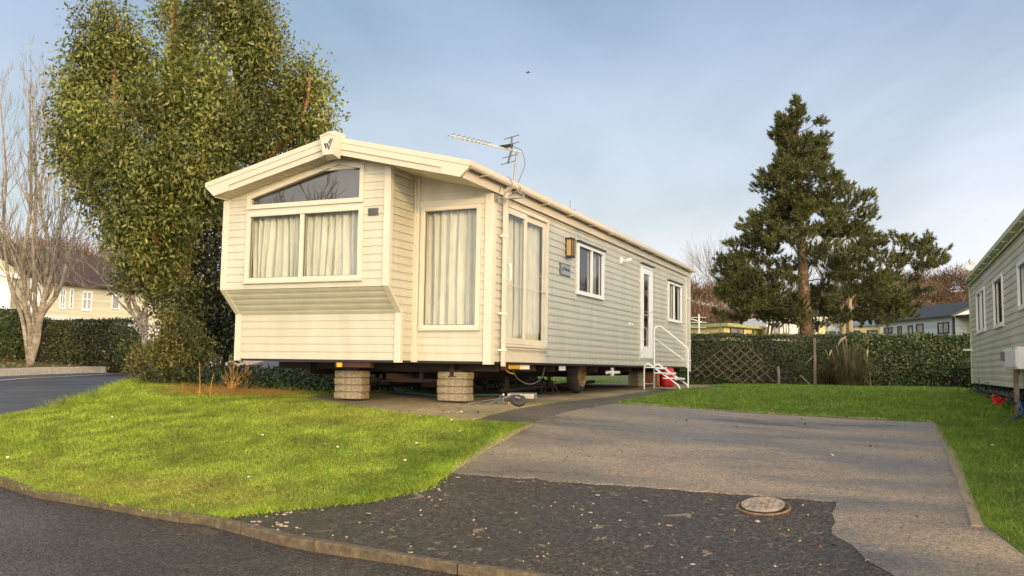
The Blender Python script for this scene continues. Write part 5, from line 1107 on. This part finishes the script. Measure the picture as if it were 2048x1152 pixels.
# --- birches and other bare trees
birch = groundmat('birch bark', [(.3, (.07, .06, .05)), (.5, (.25, .225, .185)), (.7, (.46, .43, .38))], 3.5, .5, 20, (.6, .8), 3, dirn=(1, 1, 6), patches=((.6, .55, .5), (1.1, 1.05, 1)))
def bare(label, stems, D, m, seed, name='birch_tree', base=None, minr=.005, lev=3, kids=(2, 4), up=.6, grp=None):
    rr = random.Random(seed); b = at(*base, D); b[2] = h1(b[0], b[1])-.05; o = empty(name, tuple(b), label, 'tree', grp); t = Limbs(); tips = []
    for (r0, pts) in stems:
        q = smoothp([b if i == 0 and p is None else at(p[0], p[1], D+(p[2] if len(p) > 2 else 0)) for i, p in enumerate(pts)], 5); n = len(q)
        r0 *= .72; t.tube(q, [r0*(1-.82*i/(n-1)) for i in range(n)], 8, cap=False)
        for i in range(8, n-1):
            for _ in range(rr.choice((1, 1, 1, 2)) if lev > 2 else 3):
                d = unit(q[i+1]-q[i]); a = unit(np.cross(d, np.array([rr.gauss(0, 1), rr.gauss(0, 1), rr.gauss(0, 1)]))); rl = r0*(1-.82*i/(n-1))
                t.grow(q[i]+(q[i+1]-q[i])*rr.random(), unit(d*.8+a*.65), rr.uniform(.8, 1.9)*(1.15-.6*i/n)*(D/28), max(minr, rl*.38), lev-1, up, .42, kids, minr=minr, rr=rr)
    t.build('trunk', m, o, smooth=False); return o
bare('multi-stemmed pale birch at the left edge, bare branches against the sky', [(.15, [None,(62,690),(75,640),(100,560),(118,470),(128,380),(122,270),(100,130)]),
     (.13, [None,(60,660),(48,600),(45,520),(60,430),(62,330),(60,240),(62,165)]), (.12, [None,(85,620),(92,560),(95,480),(80,400),(92,300),(86,220)]),
     (.13, [None,(80,640),(118,580),(140,500),(158,430),(172,360)]), (.10, [None,(45,640),(18,560),(8,450),(12,350),(5,250),(-4,170)]), (.08, [None,(80,660),(60,600),(30,520),(-5,430),(-30,360)]),
     (.10, [None,(70,600),(66,480),(72,380),(70,280),(64,200)])], 28.5, birch, 3, base=(60, 727))
bare('smaller pale birch with ascending limbs behind the shrub', [(.15, [None,(290,640),(294,590),(298,540)]), (.09, [(290,670),(262,620),(235,560),(205,500),(185,450)]), (.08, [(290,660),(268,600),(262,550),(250,500)]),
     (.06, [(292,640),(255,590),(215,570),(180,575)]), (.06, [(290,640),(300,590),(318,540)]), (.05, [(286,650),(235,600),(190,540),(160,520)])], 28, birch, 4, base=(290, 724))
pt = groundmat('pale trunk bark', [(.3, (.18, .15, .10)), (.7, (.42, .36, .25))], 3, .3, 20, (.7, .9), 3)
bare('pale twin-trunked bare tree behind the hedge right of the pine', [(.22, [None,(1683,640),(1678,600),(1670,560),(1660,520)]), (.24, [(1700,672),(1698,630),(1700,590),(1706,550),(1716,500)]), (.10, [(1690,672),(1689,640),(1686,610),(1690,570)])], 46, pt, 5, name='bare_tree', base=(1688, 675), lev=2, kids=(3, 4), minr=.012)
bare('spindly bare tree with few leaves rising beside the rear corner of the main caravan', [(.05, [None,(1440,620),(1438,590),(1434,565),(1428,550)]), (.04, [(1440,620),(1428,590),(1420,570),(1416,555)]), (.04, [(1440,600),(1448,575),(1450,555)])], 42, pt, 6, name='bare_tree', base=(1440, 670), lev=2, kids=(2, 3), minr=.006)
gt = mat('grey bare wood', (.17, .13, .09), .9, .3, 4)
bare('bare tree with arching grey branches in front of the white caravan left of the pine', [(.10, [None,(1545,650),(1555,615),(1580,590),(1600,585)]), (.08, [(1535,672),(1538,640),(1530,610),(1515,590)]), (.07, [(1545,655),(1575,628),(1600,640),(1606,660)])], 47, gt, 8, name='bare_tree', base=(1537, 675), lev=2, kids=(4, 6), minr=.012)
# --- wooded hillsides
def hill(name, us, D0, D1, ztop, m):
    V = []; nj = 14
    for i, u in enumerate(us):
        for j in range(nj+1):
            t = j/nj; D = D0+(D1-D0)*t; p = at(u, 745, D); zt_ = ztop(u); s = t*t*(3-2*t); V.append((p[0], p[1], -.5+1.4*min(1, t*4)+(zt_-.9)*s))
    fs = [(i*(nj+1)+j, (i+1)*(nj+1)+j, (i+1)*(nj+1)+j+1, i*(nj+1)+j+1) for i in range(len(us)-1) for j in range(nj)]
    return structure(MB().add(V, fs).build(name, m))
hm = groundmat('leaf litter hillside', [(.3, (.03, .018, .010)), (.6, (.09, .05, .025)), (.75, (.13, .085, .04))], .6, .5, 3, (.9, .98), .1)
vr = lambda u: np.interp(u, [1000, 1360, 1480, 1640, 1800, 1900, 2100, 2500], [590, 560, 580, 590, 548, 534, 528, 510])
vl = lambda u: np.interp(u, [-500, 0, 100, 170, 300, 420, 520], [460, 474, 476, 500, 540, 560, 590])
ztr = lambda u: (744-vr(u))/FPX*125-3.4
ztl = lambda u: (722-vl(u))/FPX*85-3.2
usr = np.linspace(1000, 2500, 40); usl = np.linspace(-500, 700, 30)
hill('hill', usr, 78, 125, ztr, hm); hill('hill', usl, 56, 85, ztl, hm)
def wood(us, D0, D1, zt_, N, label, c1, c2, c3):
    B = []; 
    for _ in range(N):
        u = RNG.uniform(us[0], us[-1]); t = RNG.random()**.8; D = D0+(D1-D0)*t; p = at(u, 745, D); s = t*t*(3-2*t); B.append((p[0], p[1], -.5+1.4*min(1, t*4)+(zt_(u)-.9)*s, RNG.uniform(2.6, 4.6)))
    B = np.array(B); K = 230; n = N*K; P = np.repeat(B[:, :3], K, 0); Hh = np.repeat(B[:, 3], K); d = sph(n); d[:, 2] = np.abs(d[:, 2])*.9-.12
    r_ = RNG.random(n)**.5; C = P+np.c_[d[:, 0]*Hh*.5*r_, d[:, 1]*Hh*.5*r_, Hh*.38+d[:, 2]*Hh*.62*r_]
    out = unit(d+rv(n, .55)+[0, 0, .5]); L_ = RNG.uniform(.35, 1.0, n)
    return tag(blades('woodland', C, C+out*L_[:, None], RNG.uniform(.05, .11, n), np.cross(out, rv(n)), leafmat('bare wood canopy '+label[:4], c1, c2, .9, .1, .5, c3, .16)), label, 'woodland', None, 'stuff')
wood(usr, 80, 125, ztr, 620, 'brown leafless woodland covering the hillside behind the pine', (.045, .026, .016), (.14, .085, .048), (.22, .13, .06))
wood(usl, 58, 85, ztl, 300, 'reddish brown leafless woodland rising behind the left lodge', (.05, .025, .015), (.17, .075, .035), (.26, .12, .05))
# --- grass, daisies, leaves
def scatter(poly, exc, dens0, dmin, box):
    x0, x1, y0, y1 = box; A = (x1-x0)*(y1-y0); n = int(A*dens0); x = RNG.uniform(x0, x1, n); y = RNG.uniform(y0, y1, n)
    D = np.hypot(x-CAMP[0], y-CAMP[1]); pr = np.clip((dmin/D)**2.0, 0.01, 1); k = RNG.random(n) < pr; x, y, D = x[k], y[k], D[k]
    z = hz(x, y); v = np.c_[x, y, z]-CAMP; w = v@FWD; uu = 1024+FPX*(v@RGT)/w; vv = 576-FPX*(v@UPV)/w; k = (uu > -90) & (uu < 2140) & (vv < 1240) & (w > 1); x, y, D, z = x[k], y[k], D[k], z[k]
    k = pip(x, y, poly)
    for e in exc: k &= ~pip(x, y, e)
    return x[k], y[k], z[k], D[k]
def grass(name, label, box, dens0, m, ex=(), hs=1.0):
    x, y, z, D = scatter(LAWN, [PAD, TARM, DRIVE, APRON, *ex], dens0, 8.5, box)
    n = len(x); cl = np.sin(x*3.1+np.sin(y*2.3))*np.cos(y*2.7+np.sin(x*1.9)); Hh = (.016+.036*RNG.random(n)**2+.010*np.clip(cl, 0, 1))*hs*np.clip(D/9, 1, 1.6)
    a = RNG.uniform(0, 6.28, n); ln = RNG.uniform(.1, 1.9, n); T = np.c_[x+np.cos(a)*Hh*ln, y+np.sin(a)*Hh*ln, z+Hh]; B = np.c_[x, y, z-.004]
    Wd = .0058*np.clip(D/8, 1, 3.2); side = np.c_[RNG.normal(0, 1, n), RNG.normal(0, 1, n), np.zeros(n)]
    # face most blades roughly sideways for volume
    return tag(blades(name, B, T, Wd, side, m), label, 'grass', None, 'stuff')
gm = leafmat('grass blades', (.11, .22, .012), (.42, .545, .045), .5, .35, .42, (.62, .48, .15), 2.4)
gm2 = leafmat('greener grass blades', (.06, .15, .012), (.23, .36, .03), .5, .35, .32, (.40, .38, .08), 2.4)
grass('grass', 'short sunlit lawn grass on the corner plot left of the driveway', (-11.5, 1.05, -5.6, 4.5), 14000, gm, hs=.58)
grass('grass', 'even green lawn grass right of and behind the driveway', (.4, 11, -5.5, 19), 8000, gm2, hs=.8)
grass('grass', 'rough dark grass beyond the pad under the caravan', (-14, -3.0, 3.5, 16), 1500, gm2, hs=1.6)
# tufts spilling over the edges
def fringe(line, n, w, hs, m, label):
    L_ = np.array(line, float); seg = np.linalg.norm(np.diff(L_, axis=0), axis=1); cum = np.r_[0, np.cumsum(seg)]; t = RNG.random(n)*cum[-1]
    x = np.interp(t, cum, L_[:, 0])+RNG.normal(0, w, n); y = np.interp(t, cum, L_[:, 1])+RNG.normal(0, w, n); z = hz(x, y); Hh = RNG.uniform(.02, .07, n)*hs; a = RNG.uniform(0, 6.28, n)
    B = np.c_[x, y, z-.01]; T = B+np.c_[np.cos(a)*Hh*.9, np.sin(a)*Hh*.9, Hh]; tag(blades('grass_edge', B, T, .006, rv(n), m), label, 'grass', None, 'stuff')
fringe([(5.45, -3.3), (5.36, -1.2), (5.27, 2.15), (3, 2.25), (1.1, 2.28), (1.05, 5)], 9000, .035, .9, gm2, 'longer grass along the border of the driveway')
fringe([(1.0, -1.1), (.9, -2.9)]+AP_L[1:], 7000, .04, .9, gm, 'longer grass fringing the dark tarmac on the left')
fringe([p for p in KERB[2:10]], 4500, .03, .6, gm, 'grass growing over the back of the kerb')
fringe([(-3.4, .3), (-1.2, -.72), (.3, -1.2), (1.0, -1.2)], 3500, .05, .9, gm, 'grass along the front of the concrete pad')
fringe([G2(110, 813), G2(215, 788), (-8.9, 3.0), (-9.9, 5)], 6000, .12, 2.2, gm, 'taller unmown grass at the far corner of the lawn')
def straw(name, label, pts, n, spread, hs, m, excl=()):
    C_ = np.array([G2(*p) for p in pts]); k = RNG.integers(0, len(C_), n); x = C_[k, 0]+RNG.normal(0, spread, n); y = C_[k, 1]+RNG.normal(0, spread*.6, n); q = pip(x, y, LAWN)
    for e in [PAD, TARM, DRIVE, APRON]: q &= ~pip(x, y, e)
    x, y = x[q], y[q]; z = hz(x, y); Hh = RNG.uniform(.015, .05, len(x))*hs; a = RNG.uniform(0, 6.28, len(x)); B = np.c_[x, y, z-.003]; T = B+np.c_[np.cos(a)*Hh*1.2, np.sin(a)*Hh*1.2, Hh*.9]
    return tag(blades(name, B, T, .0075, rv(len(x)), m), label, 'grass', None, 'stuff')
stm = leafmat('straw blades', (.26, .22, .05), (.62, .50, .17), .7, .3, .3, (.50, .26, .09), 2)
straw('dry_grass', 'yellowed dry grass along the kerb side of the lawn', [(200,975),(300,985),(400,1000),(330,960),(450,990),(250,960),(120,965),(520,1000),(430,965),(100,930)], 9000, .42, .8, stm)
straw('dry_grass', 'yellowed worn grass in front of the concrete pad', [(540,815),(620,822),(700,828),(760,834),(480,808),(660,840),(560,835),(800,845)], 8000, .5, .8, stm)
straw('dry_grass', 'orange brown dead growth round the dry stems', [(400,783),(430,786),(465,788),(500,788),(540,792),(450,778),(490,776)], 9000, .42, 2.6, leafmat('orange dead blades', (.22, .13, .03), (.50, .27, .07), .7, .3, .3, (.4, .38, .08), 2))
# daisies and fallen leaves
mbd = MB(); 
for (u, v) in ((857,837),(915,833),(923,831),(945,848),(882,846),(897,832),(833,895),(903,848),(919,871),(884,873),(810,930),(840,839),(525,878),(497,964),(58,916),(15,923),(224,841),(668,862),(1357,778),(1665,920),(1985,900),(949,846),(675,903)):
    p = gr(u, v); mbd.lathe(p+[0, 0, .045], (random.gauss(0, .3), random.gauss(0, .3)-.3, 1), [(.001, 0), (.014, .002), (.016, .005), (.001, .007)], 7)
tag(mbd.build('daisies', mat('daisy white', (.62, .6, .5), .7, .05)), 'small white daisies dotted over the lawn', 'daisies', None, 'stuff')
n = 420; x = RNG.uniform(-6, 5.6, n); y = RNG.uniform(-6.6, 3, n); z = hz(x, y); k = pip(x, y, LAWN) | pip(x, y, APRON); x, y, z = x[k], y[k], z[k]
leafmesh('fallen_leaves', np.c_[x, y, z+np.where(pip(x, y, APRON), -.002, .03)], rv(len(x))*[1, 1, .2], rv(len(x), .4)+[0, 0, 1], .045, .028, leafmat('dead leaves', (.10, .05, .02), (.34, .22, .09), .8, .1, .2))
tag(bpy.data.objects['fallen_leaves'], 'small dead leaves scattered over lawn and tarmac', 'leaves', None, 'stuff')
n = 2600; x = RNG.uniform(-25, -16, n); y = RNG.uniform(-2, 16, n); fk = np.interp(y, [p[1] for p in FAR_KERB], [p[0] for p in FAR_KERB]); k = (x < fk-.3) & (x > fk-3.2); x, y = x[k], y[k]
tag(leafmesh('fallen_leaves', np.c_[x, y, hz(x, y)+.13], rv(len(x))*[1, 1, .2], rv(len(x), .4)+[0, 0, 1], .12, .08, leafmat('russet dead leaves', (.12, .05, .02), (.30, .16, .07), .8, .1, .2)), 'russet leaf litter under the hedge beyond the access road', 'leaves', None, 'stuff')
# pale stones pressed in the tarmac
mbs = MB()
LS = [(random.gauss(545, 45), random.gauss(1048, 14), random.uniform(.010, .024)) for _ in range(34)]+[(random.gauss(860, 40), random.gauss(975, 14), random.uniform(.008, .018)) for _ in range(14)]+[(random.uniform(650, 1700), random.uniform(1000, 1130), random.uniform(.006, .012)) for _ in range(50)]
LS = [q for q in LS if pip(np.array([G2(q[0], q[1])[0]]), np.array([G2(q[0], q[1])[1]]), APRON)[0]]
for (u, v, s) in tuple(LS)+((1767,1100,.045),(1515,1040,.02),(1195,991,.025),(1290,1002,.028),(1181,1025,.02),(1338,1051,.028),(1385,1129,.02),(1195,1152,.03),(737,1028,.025),(1240,1038,.014),(600,1075,.03),(916,954,.02),(1736,1122,.022)):
    p = gr(u, v); p[2] = h1(p[0], p[1])-.012; mbs.lathe(p, (random.gauss(0, .1), random.gauss(0, .1), 1), [(s, 0), (s*.9, .005), (s*.5, .008), (.001, .009)], 8)
tag(mbs.build('pebbles', mat('pale pebble', (.42, .35, .25), .8, .3, 3, col2=(.2, .15, .10))), 'pale stones set in the dark tarmac apron', 'stones', None, 'stuff')
# mole-hill / bare streak in the lawn and a dark plug
rp = gr(298, 812); 
# red poinsettia
rp = on(2, h1(6.0, 5.4)+.08, 1997, 800); rfl = empty('red_flower', (rp[0], rp[1], h1(rp[0], rp[1])), 'bright red flower at the foot of the right-hand caravan', 'flower'); n = 40
leafmesh('petals', rp+rv(n, .03), rv(n)+[0, -.3, .2], rv(n, .4)+[0, -1, .6], .075, .045, leafmat('red petals', (.55, .01, .012), (.8, .03, .03), .5, .3, .1), rfl)
MB().tube([(rp[0], rp[1], h1(rp[0], rp[1])-.02), tuple(rp)], .006, 5).build('stem', M['post'], rfl)
tb = Limbs(); wd = empty('weeds', (6.25, 6.5, h1(6.25, 6.5)), 'dark weeds and brambles along the foot of the right-hand caravan', 'weeds'); n = 4500
y = RNG.uniform(1, 13.5, n); x = 6.55+RNG.normal(0, .16, n); Cc = np.c_[x, y, hz(x, y)+RNG.random(n)**1.6*.28]
leafmesh('foliage', Cc, rv(n)+[0, 0, .3], rv(n, .6)+[-.5, 0, 1], .06, .035, leafmat('weed leaves', (.012, .02, .008), (.05, .05, .016), .5, .2, .4), wd)
# birds
for (u, v, D, s, lab) in ((1056, 145, 60, .32, 'small dark bird gliding high above the roof of the main caravan'), (1971, 440, 90, .18, 'tiny dark bird in the sky above the right-hand caravan')):
    c = at(u, v, D); b = empty('bird', tuple(c), lab, 'bird', 'birds in the sky'); mb = MB().lathe(c-RGT*s*.5, RGT, [(.005, 0), (s*.13, s*.3), (s*.12, s*.6), (s*.03, s*.9), (s*.05, s*1.1)], 8)
    w1 = c+FWD*s*.9+UPV*s*.12+RGT*s*.1; w2 = c-FWD*s*.9+UPV*s*.10+RGT*s*.1
    mb.add([c-RGT*s*.2, c+RGT*s*.25, w1, c-RGT*s*.2+UPV*.01, c+RGT*s*.25+UPV*.01], [(0,1,2), (4,3,2)]).add([c-RGT*s*.2, c+RGT*s*.25, w2, c-RGT*s*.2+UPV*.01, c+RGT*s*.25+UPV*.01], [(2,1,0), (2,3,4)])
    mb.build('body', M['black'], b)
# ================================================================== out-of-frame planting: some added for shade, bare trees mirrored in the glass
for i, (x, y, hh_) in enumerate(((27, -13, 6.2), (25, -8.5, 7.0), (28, -4.5, 6.6), (26, -17.5, 5.6) )):
    pass
def plain_tree(x, y, H, Rr, seed, label):
    rr = random.Random(seed); z = h1(x, y); o = empty('shade_tree', (x, y, z), label, 'tree', 'trees beyond the right-hand caravan'); t = Limbs(); t.tube([np.array([x, y, z-.1]), np.array([x, y, z+H*.5]), np.array([x+.1, y, z+H*.9])], [.2, .13, .04], 7, cap=False); t.build('trunk', gt, o)
    k = 420; d = sph(k); P = np.array([x, y, z+H*.55])+d*np.array([Rr, Rr, H*.46])*(RNG.random(k)**.4)[:, None]; C = np.repeat(P, 16, 0)+rv(k*16, .3); n = len(C)
    leafmesh('crown', C, rv(n), rv(n), .2, .12, hedm, o)
for i, (x, y, H, Rr) in enumerate(((22.0, -4.6, 6.3, 2.4), (25, -1.4, 6.5, 2.5), (27.0, 3.0, 7.0, 2.6), (18.0, -2.2, 5.2, 1.9))): plain_tree(x, y, H, Rr, 60+i, 'evergreen tree beyond the right-hand caravan, outside the photo')  # invented evergreens, placed unseen to lengthen the shade on the side wall
# far away
for i, (x, y) in enumerate(((-16.5, -19.5), (-20, -25), (-25, -27), (-27, -34), (-6, -27))):
    b = np.array([x, y, h1(x, y)-.1]); rr = random.Random(40+i); t = Limbs(); o = empty('bare_tree', tuple(b), 'leafless tree behind the viewpoint across the road, outside the photo', 'tree', 'bare trees across the road')
    for s in range(4): t.grow(b, unit(np.array([rr.gauss(0, .25), rr.gauss(0, .25), 1])), 5.8, .12, 3, .25, .5, (4, 5), minr=.014, rr=rr)
    t.build('trunk', gt, o)
hedge('shade_hedge', (13.0, -8.3), (13.8, 5.0), 1.6, 5.75, 'tall evergreen screen hedge beyond the right-hand caravan, outside the photo', hedm, core, 9000, .2, seed=9, lump=.25)  # added light blocker, sized so its shadow covers most of the side wall
# ================================================================== light, sky, camera
SUN_EL, AZ = 8.0, math.atan2(.77, -.635)
sd_ = Vector((math.sin(AZ)*math.cos(R(SUN_EL)), math.cos(AZ)*math.cos(R(SUN_EL)), math.sin(R(SUN_EL))))
ld = bpy.data.lights.new('sun', 'SUN'); ld.energy = 1.28; ld.angle = R(.6); ld.color = (1.0, .62, .19); lo = bpy.data.objects.new('sun', ld); COL.objects.link(lo); lo.rotation_euler = sd_.to_track_quat('Z', 'Y').to_euler()
w = bpy.data.worlds.new('World'); SC.world = w; w.use_nodes = True; N = w.node_tree.nodes; L = w.node_tree.links; bg = N['Background']
sky = N.new('ShaderNodeTexSky'); sky.sky_type = 'NISHITA'; sky.sun_disc = False; sky.sun_elevation = R(SUN_EL); sky.sun_rotation = AZ; sky.air_density = 1.25; sky.dust_density = .6; sky.ozone_density = 2.2
tc = N.new('ShaderNodeTexCoord'); mp = N.new('ShaderNodeMapping'); mp.inputs['Scale'].default_value = (1.0, 1.0, 2.2); mp.inputs['Rotation'].default_value = (0, R(12), R(35)); L.new(tc.outputs['Generated'], mp.inputs[0])
nz = N.new('ShaderNodeTexNoise'); nz.inputs['Scale'].default_value = 1.6; nz.inputs['Detail'].default_value = 7; nz.inputs['Roughness'].default_value = .5; nz.inputs['Distortion'].default_value = .4; L.new(mp.outputs[0], nz.inputs['Vector'])
mr = N.new('ShaderNodeMapRange'); mr.inputs[1].default_value = .38; mr.inputs[2].default_value = .72; mr.inputs[3].default_value = -.15; mr.inputs[4].default_value = .34; L.new(nz.outputs[0], mr.inputs[0])
sx_ = N.new('ShaderNodeSeparateXYZ'); L.new(tc.outputs['Generated'], sx_.inputs[0]); ez = N.new('ShaderNodeMapRange'); ez.inputs[1].default_value = 0; ez.inputs[2].default_value = .42; ez.inputs[3].default_value = .86; ez.inputs[4].default_value = .34; L.new(sx_.outputs[2], ez.inputs[0])
ad = N.new('ShaderNodeMath'); ad.operation = 'ADD'; ad.use_clamp = True; L.new(mr.outputs[0], ad.inputs[0]); L.new(ez.outputs[0], ad.inputs[1])
mx = N.new('ShaderNodeMix'); mx.data_type = 'RGBA'; 
sz_ = N.new('ShaderNodeSeparateXYZ'); L.new(tc.outputs['Generated'], sz_.inputs[0]); ez_n = N.new('ShaderNodeMapRange'); ez_n.inputs[1].default_value = .02; ez_n.inputs[2].default_value = .36; L.new(sz_.outputs[2], ez_n.inputs[0])
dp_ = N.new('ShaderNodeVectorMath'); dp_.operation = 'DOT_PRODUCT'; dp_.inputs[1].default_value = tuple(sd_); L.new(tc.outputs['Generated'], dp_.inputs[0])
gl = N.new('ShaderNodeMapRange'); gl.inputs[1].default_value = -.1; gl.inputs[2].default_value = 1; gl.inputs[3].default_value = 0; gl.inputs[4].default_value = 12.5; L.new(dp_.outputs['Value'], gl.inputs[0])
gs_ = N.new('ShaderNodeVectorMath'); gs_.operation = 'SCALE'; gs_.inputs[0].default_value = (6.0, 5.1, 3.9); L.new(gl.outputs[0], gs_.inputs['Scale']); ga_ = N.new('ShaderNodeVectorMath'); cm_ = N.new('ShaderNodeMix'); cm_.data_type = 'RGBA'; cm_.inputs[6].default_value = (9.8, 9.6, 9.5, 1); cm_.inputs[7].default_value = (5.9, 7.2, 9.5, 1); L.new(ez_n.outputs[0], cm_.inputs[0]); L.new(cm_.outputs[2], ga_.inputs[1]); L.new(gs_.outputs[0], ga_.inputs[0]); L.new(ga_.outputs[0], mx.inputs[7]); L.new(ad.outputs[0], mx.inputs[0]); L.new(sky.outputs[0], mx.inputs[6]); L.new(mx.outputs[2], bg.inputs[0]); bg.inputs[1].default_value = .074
cam = bpy.data.cameras.new('camera'); co = bpy.data.objects.new('camera', cam); COL.objects.link(co); SC.camera = co
cam.sensor_width = 36; cam.lens = FPX/2048*36; cam.clip_start = .1; cam.clip_end = 2000
Mx = Matrix(((RGT[0], UPV[0], -FWD[0], CAMP[0]), (RGT[1], UPV[1], -FWD[1], CAMP[1]), (RGT[2], UPV[2], -FWD[2], CAMP[2]), (0, 0, 0, 1))); co.matrix_world = Mx
SC.view_settings.view_transform = 'Standard'; SC.view_settings.look = 'None'; SC.view_settings.exposure = .66; SC.view_settings.gamma = 1
SC.cycles.max_bounces = 6; SC.cycles.transparent_max_bounces = 12; SC.cycles.use_denoising = True
